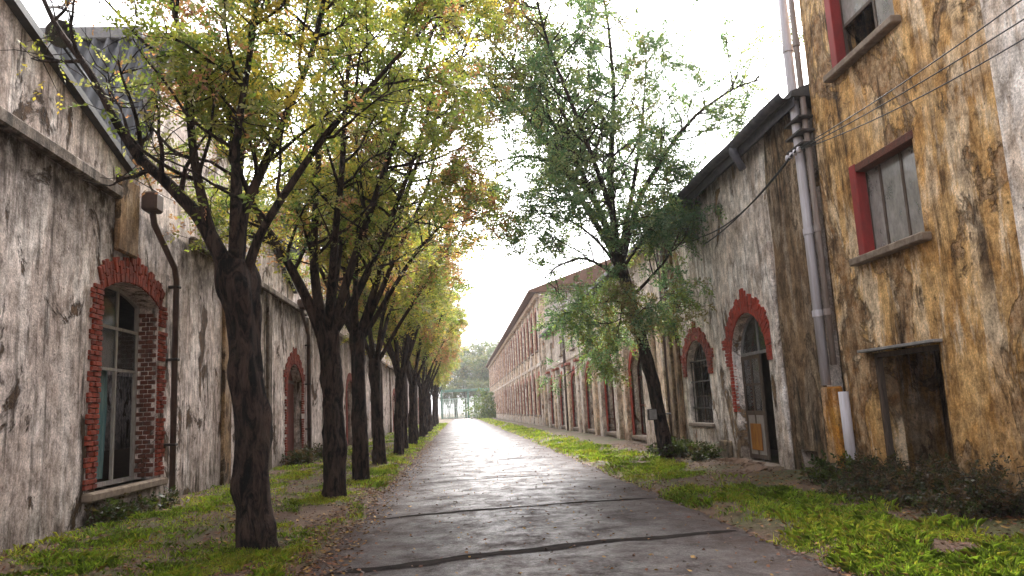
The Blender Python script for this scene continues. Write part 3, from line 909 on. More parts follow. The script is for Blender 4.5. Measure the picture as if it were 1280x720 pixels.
MB().add([(XR - .35, 12.95, HB + .02), (XR - .35, B1 + .1, HB + .02), (12.4, B1 + .1, HB + 2.3), (12.4, 12.95, HB + 2.3), (18.6, B1 + .1, HB + .02), (18.6, 12.95, HB + .02),
          (XR - .35, 12.95, HB - .08), (XR - .35, B1 + .1, HB - .08), (18.6, B1 + .1, HB - .08), (18.6, 12.95, HB - .08)],
         [(0, 1, 2, 3), (3, 2, 4, 5), (0, 6, 7, 1), (4, 8, 9, 5), (1, 7, 8, 4, 2), (0, 3, 5, 9, 6), (6, 9, 8, 7)]).build('roof', M['roof_felt'], hB)
# gutter: an open half-round channel
gv = []; gf = []
for i, yy in enumerate(np.linspace(13.0, B1 + .05, 12)):
    for k in range(9):
        a = math.pi * k / 8
        gv.append((XR - 0.44 - 0.12 * math.cos(a), yy, HB + 0.02 - 0.14 * math.sin(a) + 0.02 * math.sin(i * 1.7)))
    if i:
        for k in range(8): gf.append((9 * i - 9 + k, 9 * i + k, 9 * i + k + 1, 9 * i - 8 + k))
MB().add(gv, gf).build('gutter', M['fascia'], hB, True, False)
MB().box(XR - 0.30, XR - 0.27, 13.0, B1, HB - 0.26, HB + 0.0).build('fascia', M['fascia'], hB)
MB().tube([(XR - 0.44, 15.75, HB - 0.06), (XR - 0.44, 15.75, HB - 0.22), (XR - 0.40, 15.72, HB - 0.36), (XR - 0.30, 15.68, HB - 0.62)], [0.10, 0.11, 0.09, 0.085], 10).build('gutter_outlet', M['fascia'], hB, True)
for (q0, q1, pr, mt) in ((15.26, 15.62, 0.10, 'grey_plaster'), (22.55, 22.95, 0.12, 'pilaster_plaster'), (23.05, 23.5, 0.18, 'rubble_plaster')):
    MB().box(XR - pr, XR + 0.002, q0, q1, -0.1, HB - 0.28 if q0 > 20 else 4.9, 0.03).build('pilaster', M[mt], hB)
MB().box(XR - 0.07, XR + 0.002, 18.75, 19.6, -0.1, 0.55, 0.03).build('plinth', M['rubble_plaster'], hB)
# arched door: transom light, glazed leaf standing open beside the black gap
w = window(hB, XR + 0.22, -1, oD[0] + .004, oD[1] - .004, 2.60, oD[3], oD[4], [0, .5, 1], [], M['grey_paint'], M['glass'], 0.05, 0.07)
brick_surround(w, XR, -1, oD[0], oD[1], 0.2, oD[3], oD[4], 'bright_brick', 23, 0.24, 0.40, ears=0.22, jamb_from=2.45, miss=0.02)
r = random.Random(31)
for i in range(8, 22):      # the far jamb keeps a thin facing of bricks
    brick(w, XR + 0.02, oD[1] + 0.09, 0.62 + i * 0.085, 0.12, 0.18, 0.074, 0, 'bright_brick', r)
lf = MB()
ly0, ly1 = oD[0] + 1.02, oD[1] - 0.03
for (a, b_) in ((ly0, ly0 + .08), (ly1 - .08, ly1), ((ly0 + ly1) / 2 - .03, (ly0 + ly1) / 2 + .03)):
    lf.box(XR + .20, XR + .25, a, b_, 0.16, 2.595)
for (za, zb) in ((0.16, 0.26), (1.18, 1.28), (1.88, 1.93), (2.50, 2.59)):
    lf.box(XR + .203, XR + .247, ly0 + .08, ly1 - .08, za, zb)
leaf = lf.build('door', M['old_wood'], hB)
MB().box(XR + .215, XR + .235, ly0 + .08, ly1 - .08, 0.26, 1.18).build('door_panel', M['pale_wood'], leaf)
MB().box(XR + .186, XR + .198, ly0 + .26, ly1 - .22, 0.36, 0.98, 0.004).build('nailed_board', M['rust_casing'], leaf)
for a, b_ in ((ly0 + .08, (ly0 + ly1) / 2 - .03), ((ly0 + ly1) / 2 + .03, ly1 - .08)):
    for za, zb in ((1.28, 1.88), (1.93, 2.50)):
        MB().box(XR + .222, XR + .227, a, b_, za, zb).build('pane', M['glass'], leaf)
MB().box(XR - 0.28, XR + 0.15, oD[0] - 0.1, oD[1] + 0.15, -0.05, 0.13, 0.03).build('threshold', M['stone'], hB)
# barred arched window and the panel below it
w = window(hB, XR + 0.2, -1, oW[0] + .004, oW[1] - .004, oW[2], oW[3], oW[4], [0, .33, .67, 1], [1.7, 2.55], M['old_wood'], M['glass'], 0.05, 0.06, broken=((1, 1),))
brick_surround(w, XR, -1, oW[0], oW[1], 1.0, oW[3], oW[4], 'brick', 24, 0.22, 0.36, ears=0.15, jamb_from=2.3, miss=0.05)
gr = MB()
for i in range(8):
    yy = oW[0] + 0.12 + i * (oW[1] - oW[0] - 0.24) / 7
    gr.tube([(XR + 0.10, yy, oW[2] + .01), (XR + 0.10, yy, 2.72)], 0.014, 6)
for z in (1.35, 2.1, 2.68): gr.box(XR + 0.085, XR + 0.093, oW[0] + .01, oW[1] - .01, z, z + 0.04)
gr.build('grille', M['iron'], w)
MB().box(XR - 0.08, XR + 0.19, oW[0] - .1, oW[1] + .1, oW[2] - .10, oW[2] - .003, 0.02).build('sill', M['stone'], w)
MB().box(XR - 0.03, XR + 0.002, oW[0] + .1, oW[1] - .1, 0.15, oW[2] - .14, 0.02).build('apron_panel', M['pale_plaster'], hB)

# ---------------------------------------------------------------- pale warehouse with a run of pilasters
hC = empty('pilastered_warehouse', (XR, 41, 0))
tag(hC, 'pale low warehouse with pilasters and red arched openings beyond the leaning tree', 'warehouse')
C0, C1, HC = 23.65, 58.6, 7.15
XC = XR + 0.12
ops = [28.7, 34.0, 39.3, 44.6, 49.9, 55.2]
oc = [(y - 1.15, y + 1.15, 0.35, 2.95, 0.62) for y in ops]
ow = [(y - 0.55, y + 0.55, 5.0, 6.3, 0) for y in ops]
slab(MB(), XC, -1, [[(C0, -0.3), (C1, -0.3), (C1, HC), (C0, HC)]] + [opening(*q) for q in oc + ow], 0.4).build('wall', M['pale_plaster'], hC)
MB().box(XC + .405, 18.3, C1 - 0.4, C1 - .001, -0.2, HC).build('wall', M['pale_plaster'], hC)
MB().box(18.3, 18.7, C0, C1, -0.2, HC).build('wall', M['pale_plaster'], hC)
MB().box(XC + .41, 18.29, C0, C1 - .41, 0.0, 0.03).build('floor', M['interior'], hC)
MB().add([(XC - .4, C0, HC + .02), (XC - .4, C1, HC + .02), (12.4, C1, HC + 2.3), (12.4, C0, HC + 2.3), (18.9, C1, HC + .02), (18.9, C0, HC + .02),
          (XC - .4, C0, HC - .1), (XC - .4, C1, HC - .1), (18.9, C1, HC - .1), (18.9, C0, HC - .1)],
         [(0, 1, 2, 3), (3, 2, 4, 5), (0, 6, 7, 1), (4, 8, 9, 5), (1, 7, 8, 4, 2), (0, 3, 5, 9, 6), (6, 9, 8, 7)]).build('roof', M['roof_felt'], hC)
MB().box(XC - .5, XC - .38, C0, C1, HC - .16, HC + .06, 0.03).build('gutter', M['trim_metal'], hC)
MB().tube([(XC - 0.14, 24.0, 0.0), (XC - 0.14, 24.0, 4.0), (XC - 0.14, 24.02, HC - 0.1)], 0.085, 10).build('downpipe', M['pipe_dark'], hC, True)
MB().tube([(XC - 0.2, 47.2, 0.0), (XC - 0.2, 47.2, HC - 0.1)], 0.09, 8).build('downpipe', M['pipe_dark'], hC, True)
pil = [24.6, 26.2] + [y + d for y in ops for d in (-1.85, 1.85)]
for i, y in enumerate(pil):
    MB().box(XC - 0.22, XC + 0.002, y - 0.36, y + 0.36, -0.1, 4.1, 0.04).build('pilaster', M['cream_plaster' if i % 3 == 0 else 'pale_plaster'], hC)
    MB().box(XC - 0.28, XC + 0.003, y - 0.42, y + 0.42, 4.102, 4.28, 0.03).build('capital', M['rose_brick'], hC)
for q, u in zip(oc, ow):
    mid = (q[0] + q[1]) / 2
    inn = [(q[0], 0.35)] + arc(mid, 1.15, q[3], q[4]) + [(q[1], 0.35)]
    ou = [(q[0] - .28, 0.35)] + arc(mid, 1.43, q[3], q[4] + .38) + [(q[1] + .28, 0.35)]
    w = window(hC, XC + 0.25, -1, q[0] + .004, q[1] - .004, q[2], q[3], q[4], [0, .5, 1], [1.5, 2.6], M['oxide_door'], M['glass'], 0.07, 0.07, broken=((0, 1), (1, 0)))
    ring(MB(), XC - 0.05, -1, inn, ou, 0.12).build('brick_surround', M['bright_brick'], w)
    MB().box(XC - 0.12, XC + 0.2, q[0] - .2, q[1] + .2, 0.2, 0.345, 0.02).build('sill', M['stone'], w)
    w = window(hC, XC + 0.2, -1, u[0] + .004, u[1] - .004, u[2], u[3], 0, [0, .5, 1], [], M['old_wood'], M['glass'], 0.06, 0.06)
    MB().box(XC - 0.1, XC + 0.19, u[0] - .1, u[1] + .1, u[2] - .1, u[2] - .003, 0.02).build('sill', M['stone'], w)
for z, h_ in ((4.45, 0.18),):
    MB().box(XC - 0.06, XC + 0.003, 24.2, C1, z, z + h_, 0.02).build('string_course', M['pale_plaster'], hC)

# ---------------------------------------------------------------- far two-storey brick mill
hD = empty('brick_mill', (XR, 110, 0))
tag(hD, 'tall two storey mill with close rows of red brick windows and deep eaves', 'mill')
D0, D1, HD = 60.2, 166.0, 11.0
nw = 28; sp = (D1 - D0 - 2.4) / nw
cen = [D0 + 1.2 + sp * (i + .5) for i in range(nw)]
lo = [(y - 0.75, y + 0.75, 1.0, 3.9, 0.4) for y in cen]
hi = [(y - 0.75, y + 0.75, 6.4, 9.3, 0.4) for y in cen]
slab(MB(), XR, -1, [[(D0, -0.3), (D1, -0.3), (D1, HD), (D0, HD)]] + [opening(*q, n=6) for q in lo + hi], 0.4).build('wall', M['cream_plaster'], hD)
MB().box(XR + .405, 20, D0, D0 + .4, -0.2, HD - .01).build('wall', M['grey_plaster'], hD)
MB().box(XR + .405, 20, D1 - .4, D1, -0.2, HD - .01).build('wall', M['cream_plaster'], hD)
MB().box(20, 20.4, D0, D1, -0.2, HD).build('wall', M['cream_plaster'], hD)
MB().box(XR + .41, 19.99, D0 + .41, D1 - .41, 5.0, 5.3).build('floor', M['interior'], hD)
MB().box(XR + .41, 19.99, D0 + .41, D1 - .41, 0.0, 0.03).build('floor', M['interior'], hD)
MB().add([(XR - .9, D0 - .5, HD + .05), (XR - .9, D1 + .5, HD + .05), (13.4, D1 + .5, HD + 2.6), (13.4, D0 - .5, HD + 2.6), (21.2, D1 + .5, HD + .05), (21.2, D0 - .5, HD + .05),
          (XR - .9, D0 - .5, HD - .12), (XR - .9, D1 + .5, HD - .12), (21.2, D1 + .5, HD - .12), (21.2, D0 - .5, HD - .12)],
         [(0, 1, 2, 3), (3, 2, 4, 5), (0, 6, 7, 1), (4, 8, 9, 5), (1, 7, 8, 4, 2), (0, 3, 5, 9, 6), (6, 9, 8, 7)]).build('roof', M['roof_tile'], hD)
MB().box(XR - .35, XR + .002, D0, D1, HD - .55, HD - .13, 0.05).build('cornice', M['cream_plaster'], hD)
MB().box(XR - .09, XR + .002, D0, D1, 5.0, 5.3, 0.02).build('string_course', M['pale_plaster'], hD)
MB().box(XR - .07, XR + .002, D0, D1, -0.1, 0.75, 0.02).build('plinth', M['pale_plaster'], hD)
for i in range(0, nw + 1):
    y = D0 + 1.2 + sp * i
    MB().box(XR - .13, XR + .002, y - .28, y + .28, -0.1, HD - .56, 0.03).build('pilaster', M['cream_plaster' if i % 2 else 'pale_plaster'], hD)
proto = None
for q in lo + hi:
    inn = [(-.75, q[2])] + arc(0, .75, q[3], .4, 6) + [(.75, q[2])]
    if proto is None or proto[1] != q[2]:
        ou = [(-1.12, q[2])] + arc(0, 1.12, q[3], .75, 6) + [(1.12, q[2])]
        w = window(None, XR + 0.18, -1, -.746, .746, q[2], q[3], .4, [0, .5, 1], [q[2] + 1.0, q[2] + 2.0], M['oxide_door'], M['glass'], 0.07, 0.06)
        ring(MB(), XR - 0.05, -1, inn, ou, 0.12).build('brick_surround', M['rose_brick'], w)
        MB().box(XR - 0.14, XR + 0.17, -1.0, 1.0, q[2] - .14, q[2] - .003).build('sill', M['stone'], w)
        proto = (w, q[2])
        o = w
    else:
        o = copy_tree(proto[0])
    o.location = (0, (q[0] + q[1]) / 2, 0)
    o.parent = hD
    o.matrix_parent_inverse = Matrix.Translation(-hD.location)

# ---------------------------------------------------------------- overhead cables


def cable(pts, sag, label, rad=0.014):
    P = []
    for a, b_ in zip(pts[:-1], pts[1:]):
        for i in range(12):
            u = i / 12
            P.append(tuple(Vector(a).lerp(Vector(b_), u) - Vector((0, 0, sag * 4 * u * (1 - u)))))
    P.append(pts[-1])
    tag(MB().tube(P, rad, 6).build('overhead_cable', M['cable'], None, True), label, 'cable')


cable([(6.44, 12.97, 6.12), (6.72, 19.7, 6.0)], 0.30, 'upper slack black cable strung across the grey warehouse front', 0.016)
cable([(6.44, 13.13, 6.10), (6.72, 19.3, 5.72)], 0.16, 'lower black cable strung across the grey warehouse front', 0.016)
for i, (za, zb, sg) in enumerate(((6.12, 5.95, 0.06), (6.08, 5.72, 0.05), (6.06, 5.5, 0.1))):
    cable([(6.45, 12.9 - 0.05 * i, za), (6.60, 7.6, zb), (6.62, 1.0, zb - 0.1)], sg,
          ['topmost', 'middle', 'lowest'][i] + ' of three thin cables crossing the ochre house front', 0.009)

# ---------------------------------------------------------------- trees


def wander(p0, d0, length, n, r, bend, lift):
    """a polyline that bends at random and lifts towards the sky"""
    P = [Vector(p0)]; d = Vector(d0).normalized()
    for i in range(n):
        d = (d + Vector((r.gauss(0, bend), r.gauss(0, bend), r.gauss(0, bend) + lift))).normalized()
        P.append(P[-1] + d * (length / n))
    return P


def sprays(pts, dirs, r, leaflets=9, L=0.30, ll=0.085, lw=0.032, droop=0.35):
    """compound leaves: pairs of leaflets along a short stalk; returns vertices of quads"""
    N = len(pts)
    p = np.asarray(pts); d = np.asarray(dirs)
    d = d / np.linalg.norm(d, axis=1, keepdims=True)
    g = r.normal(size=(N, 3)); g[:, 2] = np.abs(g[:, 2]) + 0.7
    sd_ = np.cross(d, g); sd_ /= np.linalg.norm(sd_, axis=1, keepdims=True) + 1e-9
    up = np.cross(sd_, d)
    out = []
    sc = r.uniform(0.65, 1.3, N)[:, None]
    for k in range(leaflets):
        u = (k + 1) / leaflets
        side = 0.0 if k == leaflets - 1 else (1.0 if k % 2 else -1.0)
        base = p + d * (L * u) * sc - np.array([0, 0, 1.0]) * (droop * L * u * u) * sc
        ld = d * (0.55 if side else 1.0) + sd_ * side * 0.9 + up * 0.1 + r.normal(size=(N, 3)) * 0.28
        ld[:, 2] -= 0.15
        ld /= np.linalg.norm(ld, axis=1, keepdims=True)
        nn = up + r.normal(size=(N, 3)) * 0.45
        wd = np.cross(ld, nn); wd /= np.linalg.norm(wd, axis=1, keepdims=True) + 1e-9
        l_ = (ll * r.uniform(0.7, 1.25, N))[:, None] * sc; w_ = (lw * r.uniform(0.8, 1.2, N))[:, None] * sc
        mid = base + ld * l_ * 0.45
        out.append(np.stack([base, mid + wd * w_, base + ld * l_, mid - wd * w_], 1))
    return np.stack(out, 1)          # N, leaflets, 4, 3


def make_tree(name, base, trunk, trad, limbs, seed, palette, n_spray, leaf_size=1.0, sub=(7, 6), sublen=1.6, lobe=0.12, leaflets=9, knob=0.0, bare=None):
    """trunk: points; limbs: list of (points, radius at its root); palette: list of (rgb, weight)"""
    r = random.Random(seed); nr = np.random.default_rng(seed)
    root = empty(name, base)
    # trunk: ridged, flared at the foot
    T = [Vector(p) for p in trunk]
    fine = []
    for i in range(len(T) - 1):
        for k in range(10): fine.append(T[i].lerp(T[i + 1], k / 10))
    fine.append(T[-1])
    for _ in range(3):
        fine = [fine[0]] + [(fine[i - 1] + fine[i] * 2 + fine[i + 1]) / 4 for i in range(1, len(fine) - 1)] + [fine[-1]]
    n = 28; v = []; f = []
    Htr = fine[-1].z - fine[0].z
    burls = [(r.uniform(0, 6.28), r.uniform(0.05, 1.0) * Htr, r.choice((-.14, .16, .24, .30)) * (lobe / 0.1), r.uniform(.25, .6), r.uniform(.08, .28)) for _ in range(16)]
    ph = [r.uniform(0, 6.28) for _ in range(4)]
    for i, p in enumerate(fine):
        u = i / (len(fine) - 1)
        zz = p.z - fine[0].z
        rad = trad * (1 - 0.18 * u) * (1 + 0.42 * math.exp(-max(0, zz) / 0.28)) * (1 + knob * math.exp(-((u - 0.9) / 0.12) ** 2))
        for k in range(n):
            a = 2 * math.pi * k / n
            lump = 1 + lobe * math.sin(3 * a + ph[0] + zz * 0.9) + lobe * .7 * math.sin(5 * a + ph[1] - zz * 1.7) + lobe * 0.8 * (float(vnoise(k * 0.9 if k < n / 2 else (n - k) * 0.9, zz * 4.2 + seed, 77)) - 0.5) * 2.2
            for (ba, bz, bh, bw, bl) in burls:
                da = (a - ba + math.pi) % (2 * math.pi) - math.pi
                lump += bh * math.exp(-(da / bw) ** 2 - ((zz - bz) / bl) ** 2)
            v.append((p.x + math.cos(a) * rad * lump, p.y + math.sin(a) * rad * lump, p.z))
    for i in range(len(fine) - 1):
        for k in range(n): f.append((i * n + k, i * n + (k + 1) % n, (i + 1) * n + (k + 1) % n, (i + 1) * n + k))
    f.append(tuple(range((len(fine) - 1) * n, len(fine) * n)))
    MB().add(v, f).build('trunk', M['bark'], root, True, False)
    tips = []; dirs = []; wts = []
    for limb in limbs:
        pts, rad = limb[0], limb[1]; lwt = limb[2] if len(limb) > 2 else 1.0
        mb = MB()
        P = [Vector(p) for p in pts]
        # subdivide and roughen
        F = []
        for i in range(len(P) - 1):
            for k in range(4): F.append(P[i].lerp(P[i + 1], k / 4) + Vector((r.gauss(0, .02), r.gauss(0, .02), r.gauss(0, .02))))
        F.append(P[-1])
        for _ in range(2):
            F = [F[0]] + [(F[i - 1] + F[i] * 2 + F[i + 1]) / 4 for i in range(1, len(F) - 1)] + [F[-1]]
        mb.tube(F, [max(0.012, rad * (1 - 0.82 * (i / (len(F) - 1)) ** 0.8)) for i in range(len(F))], 8)
        Ltot = sum((F[i + 1] - F[i]).length for i in range(len(F) - 1))
        ns = max(3, int(sub[0] * Ltot / 4.0))
        for s_ in range(ns):
            u = 0.28 + 0.72 * (s_ + r.random()) / ns
            i = min(len(F) - 2, int(u * (len(F) - 1)))
            p = F[i]; d = (F[i + 1] - F[i]).normalized()
            o = Vector((r.gauss(0, 1), r.gauss(0, 1), r.gauss(0.15, 0.6))); o = (o - d * o.dot(d)).normalized()
            sl_ = sublen * r.uniform(0.6, 1.25) * (1.15 - 0.5 * u)
            q = wander(p, d * 0.55 + o * 0.9, sl_, 7, r, 0.16, 0.05)
            r0 = max(0.012, rad * 0.38 * (1 - 0.6 * u))
            mb.tube(q, [r0 * (1 - 0.8 * k / 7) + 0.004 for k in range(8)], 5, False)
            for t_ in range(sub[1]):
                j = r.randint(2, 7); d2 = (q[j] - q[j - 1]).normalized()
                o2 = Vector((r.gauss(0, 1), r.gauss(0, 1), r.gauss(0.0, 0.6))).normalized()
                tl = r.uniform(0.35, 0.95) * sublen / 1.6
                tw = wander(q[j], d2 * 0.6 + o2, tl, 4, r, 0.18, 0.02)
                mb.tube(tw, [0.009, 0.008, 0.006, 0.005, 0.003], 4, False)
                for k in range(1, 5):
                    tips.append(tw[k][:]); dirs.append((tw[k] - tw[k - 1])[:]); wts.append((0.6 + 0.25 * k) * lwt)
            for k in range(3, 8):
                tips.append(q[k][:]); dirs.append((q[k] - q[k - 1])[:]); wts.append(0.8 * lwt)
        mb.build('branch', M['bark'], root, True, False)
    tips = np.array(tips); dirs = np.array(dirs); wts = np.array(wts)
    # leaves gather in clumps: thin out some regions, thicken others
    cl = fbm(tips[:, 0] * 1.1 + tips[:, 2] * 0.7, tips[:, 1] * 1.1 - tips[:, 2] * 0.9, seed + 5, 3)
    wts = wts * np.clip((cl - 0.33) * 5.0, 0.05, 2.0)
    if bare is not None: wts = wts * np.clip((tips[:, 2] - bare) / 1.6, 0.08, 1.0)
    idx = nr.choice(len(tips), n_spray, p=wts / wts.sum())
    pp = tips[idx] + nr.normal(size=(n_spray, 3)) * 0.07
    dd = dirs[idx] / (np.linalg.norm(dirs[idx], axis=1, keepdims=True) + 1e-9) + nr.normal(size=(n_spray, 3)) * 0.75
    dd[:, 2] -= 0.12
    q = sprays(pp, dd, nr, leaflets, 0.30 * leaf_size, 0.094 * leaf_size, 0.0235 * leaf_size)
    V = q.reshape(-1, 3)
    nl = len(V) // 4
    # colour: by clump first, then by spray, then by leaflet
    cn = fbm(pp[:, 0] * 0.55 + 3, pp[:, 1] * 0.5 + pp[:, 2] * 0.6, seed + 9, 3)
    cn = np.clip((cn - 0.5) * 2.2 + 0.5 + nr.normal(size=n_spray) * 0.16, 0, 0.999)
    cols = np.array([c_ for c_, _ in palette]); cw = np.cumsum([w_ for _, w_ in palette]); cw = cw / cw[-1]
    ci = np.searchsorted(cw, cn)
    C = cols[ci][:, None, :] * nr.uniform(0.65, 1.35, (n_spray, leaflets, 1)) * nr.uniform(0.92, 1.08, (n_spray, leaflets, 3))
    C = np.repeat(C.reshape(-1, 3), 4, 0)
    np_mesh('crown', V, np.arange(nl * 4).reshape(-1, 4), M['leaf'], root, C)
    return root


G_DEEP, G_MID, G_YEL, G_GOLD, G_RUST, G_OLIVE = (0.09, 0.14, 0.045), (0.19, 0.235, 0.065), (0.34, 0.335, 0.09), (0.46, 0.35, 0.09), (0.38, 0.19, 0.12), (0.25, 0.235, 0.12)
PAL_L = [(G_RUST, .09), (G_OLIVE, .19), (G_MID, .27), (G_YEL, .30), (G_DEEP, .13), (G_GOLD, .10)]
PAL_L2 = [(G_RUST, .18), (G_GOLD, .15), (G_YEL, .26), (G_OLIVE, .16), (G_MID, .18), (G_RUST, .10)]
PAL_R = [((0.25, 0.29, 0.16), .22), ((0.085, 0.16, 0.085), .20), ((0.15, 0.215, 0.14), .30), ((0.21, 0.26, 0.09), .20), ((0.21, 0.17, 0.09), .08)]

make = make_tree
t1 = make('street_tree', (-2.48, 9.5, 0.02),
          [(-2.44, 9.5, -0.12), (-2.53, 9.5, 0.9), (-2.50, 9.5, 1.5), (-2.60, 9.5, 2.3), (-2.66, 9.5, 3.0), (-2.78, 9.5, 3.6)], 0.205,
          [([(-2.80, 9.5, 3.35), (-3.12, 9.5, 4.1), (-3.55, 9.5, 4.6), (-4.07, 9.52, 5.12), (-4.65, 9.55, 6.18), (-5.19, 9.6, 6.95), (-5.55, 9.6, 7.8)], 0.115, 0.10),
           ([(-2.84, 9.5, 3.4), (-3.10, 9.45, 4.1), (-3.30, 9.4, 5.2), (-3.40, 9.3, 6.5), (-3.72, 9.2, 7.7), (-3.9, 9.1, 9.0)], 0.085, 0.28),
           ([(-2.72, 9.5, 3.4), (-2.70, 9.55, 4.2), (-2.31, 9.6, 5.15), (-1.84, 9.7, 6.48), (-1.62, 9.8, 7.6), (-1.3, 9.9, 9.2)], 0.095),
           ([(-2.66, 9.5, 3.3), (-2.38, 9.4, 4.08), (-1.59, 9.2, 5.13), (-0.74, 9.1, 6.01), (-0.1, 9.0, 6.7)], 0.075),
           ([(-2.74, 9.55, 3.4), (-2.9, 10.1, 4.6), (-3.0, 10.8, 6.0), (-3.1, 11.3, 7.6), (-3.0, 11.6, 9.0)], 0.08, 0.5),
           ([(-2.78, 9.45, 3.4), (-2.6, 8.9, 4.9), (-2.3, 8.6, 6.3), (-2.1, 8.3, 7.8)], 0.075)],
          11, PAL_L, 5600, 0.72, (10, 6), 1.5, 0.12, 9, 0.6, 4.9)
tag(t1, 'knobbly crooked street tree with a long limb reaching towards the factory roof', 'tree', 'trees lining the road beside the factory')
t2 = make('street_tree', (-2.5, 15.05, 0.02),
          [(-2.48, 15.05, -0.12), (-2.47, 15.05, 1.2), (-2.50, 15.05, 2.5), (-2.58, 15.05, 3.5)], 0.205,
          [([(-2.68, 15.05, 3.2), (-2.95, 15.0, 4.0), (-3.48, 15.0, 5.02), (-3.95, 15.0, 5.75), (-4.4, 15, 6.9), (-4.6, 15, 8.2)], 0.13),
           ([(-2.60, 15.05, 3.3), (-2.80, 15.0, 4.3), (-2.80, 14.9, 5.3), (-2.68, 14.8, 6.6), (-2.5, 14.7, 8.6), (-2.4, 14.6, 10.0)], 0.12),
           ([(-2.50, 15.05, 3.2), (-2.05, 15.0, 3.85), (-1.41, 14.9, 5.11), (-0.71, 14.8, 6.79), (-0.3, 14.7, 8.2)], 0.115),
           ([(-2.52, 15.0, 3.3), (-2.3, 14.2, 4.6), (-2.0, 13.4, 6.2), (-1.8, 12.9, 7.9), (-1.5, 12.6, 9.2)], 0.10),
           ([(-2.45, 15.0, 3.4), (-1.9, 14.8, 5.0), (-1.1, 14.6, 7.0), (-0.4, 14.4, 9.0), (0.3, 14.2, 10.6)], 0.10, 1.2),
           ([(-2.55, 15.1, 3.3), (-2.5, 15.9, 4.8), (-2.3, 16.6, 6.6), (-2.1, 17.0, 8.6)], 0.10)],
          12, PAL_L, 6500, 0.88, (10, 6), 1.8, 0.10, 9, 0.25, 4.6)
tag(t2, 'thick street tree forking low into three limbs beside the knobbly tree', 'tree', 'trees lining the road beside the factory')


def row_tree(x, y, seed, pal, nsp, ls, H=9.4, sp_=2.4, tr=0.185):
    r = random.Random(seed)
    fx = r.uniform(-.12, .12)
    th = r.uniform(3.0, 3.6)
    limbs = []
    nl = 6
    for i in range(nl):
        a = 2 * math.pi * (i + r.uniform(-.25, .25)) / nl
        ln = sp_ * r.uniform(0.65, 1.1)
        dx, dy = math.cos(a) * ln + 0.35, math.sin(a) * ln
        top = H * r.uniform(0.85, 1.05)
        limbs.append(([(x + fx, y, th - .25), (x + fx + dx * .25, y + dy * .25, th + (top - th) * .22), (x + fx + dx * .6, y + dy * .6, th + (top - th) * .55), (x + fx + dx * .9, y + dy * .9, th + (top - th) * .82), (x + fx + dx, y + dy, top)], tr * r.uniform(.38, .5)))
    return make('street_tree', (x, y, 0.02), [(x, y, -0.12), (x + fx * .3, y, th * .35), (x + fx * .7, y, th * .7), (x + fx, y, th)], tr, limbs, seed, pal, nsp, ls, (7, 5), 1.6, 0.09, 9, 0.18)


t3 = make('street_tree', (-2.45, 18.75, 0.02),
          [(-2.45, 18.75, -0.12), (-2.44, 18.75, 1.4), (-2.44, 18.75, 3.0), (-2.46, 18.75, 3.7)], 0.18,
          [([(-2.5, 18.75, 3.5), (-2.65, 18.7, 4.3), (-2.78, 18.6, 5.5), (-2.9, 18.5, 7.2), (-2.8, 18.4, 9.0)], 0.10),
           ([(-2.4, 18.75, 3.5), (-2.1, 18.7, 4.1), (-1.36, 18.6, 5.75), (-0.7, 18.5, 7.0), (-0.2, 18.4, 8.6)], 0.10),
           ([(-2.4, 18.75, 3.4), (-1.8, 18.9, 4.4), (-1.0, 19.0, 5.7), (-0.2, 19.1, 6.5), (0.4, 19.2, 7.3)], 0.085),
           ([(-2.5, 18.75, 3.5), (-2.4, 17.9, 5.0), (-2.1, 17.1, 6.8), (-1.8, 16.6, 8.6)], 0.09),
           ([(-2.4, 18.7, 3.6), (-1.7, 18.6, 5.6), (-0.8, 18.4, 8.0), (0.2, 18.2, 10.2), (0.9, 18.0, 11.8)], 0.10, 1.2),
           ([(-2.5, 18.75, 3.5), (-3.3, 19.1, 5.0), (-3.9, 19.3, 6.6), (-4.3, 19.4, 8.0)], 0.08)],
          13, PAL_L2, 6200, 0.95, (10, 6), 1.9, 0.10, 9, 0.2, 4.2)
tag(t3, 'slim street tree with a rust tinted crown leaning over the road', 'tree', 'trees lining the road beside the factory')
t4 = row_tree(-2.6, 24.6, 14, PAL_L2, 5000, 1.1, 9.8, 2.9)
t5 = row_tree(-2.4, 29.6, 15, PAL_L, 4400, 1.2, 9.8, 2.9)
ROWL = ' dark trunked tree of the road row counting from the knobbly crooked one'
ORD = ['fourth', 'fifth', 'sixth', 'seventh', 'eighth', 'ninth', 'tenth', 'eleventh', 'twelfth', 'thirteenth', 'fourteenth']
for t_, od in ((t4, ORD[0]), (t5, ORD[1])): tag(t_, od + ROWL, 'tree', 'trees lining the road beside the factory')
for i, (x, y, src, rz, sc) in enumerate(((-2.55, 34.2, t4, 2.1, 1.0), (-2.45, 39.2, t5, 0.9, 1.02), (-2.6, 44.0, t3, 3.5, 1.0), (-2.5, 49.5, t4, 4.0, .97), (-2.6, 56, t5, 5.0, 1.0), (-2.55, 63, t4, 0.6, 1.02), (-2.7, 71, t5, 2.7, .95), (-2.8, 82, t4, 3.2, 1.05), (-3.0, 96, t5, 1.2, 1.05))):
    o = copy_tree(src)
    o.location = (x, y, 0.02); o.rotation_euler = (0, 0, rz); o.scale = (sc, sc, sc)
    tag(o, ORD[i + 2] + ROWL, 'tree', 'trees lining the road beside the factory')

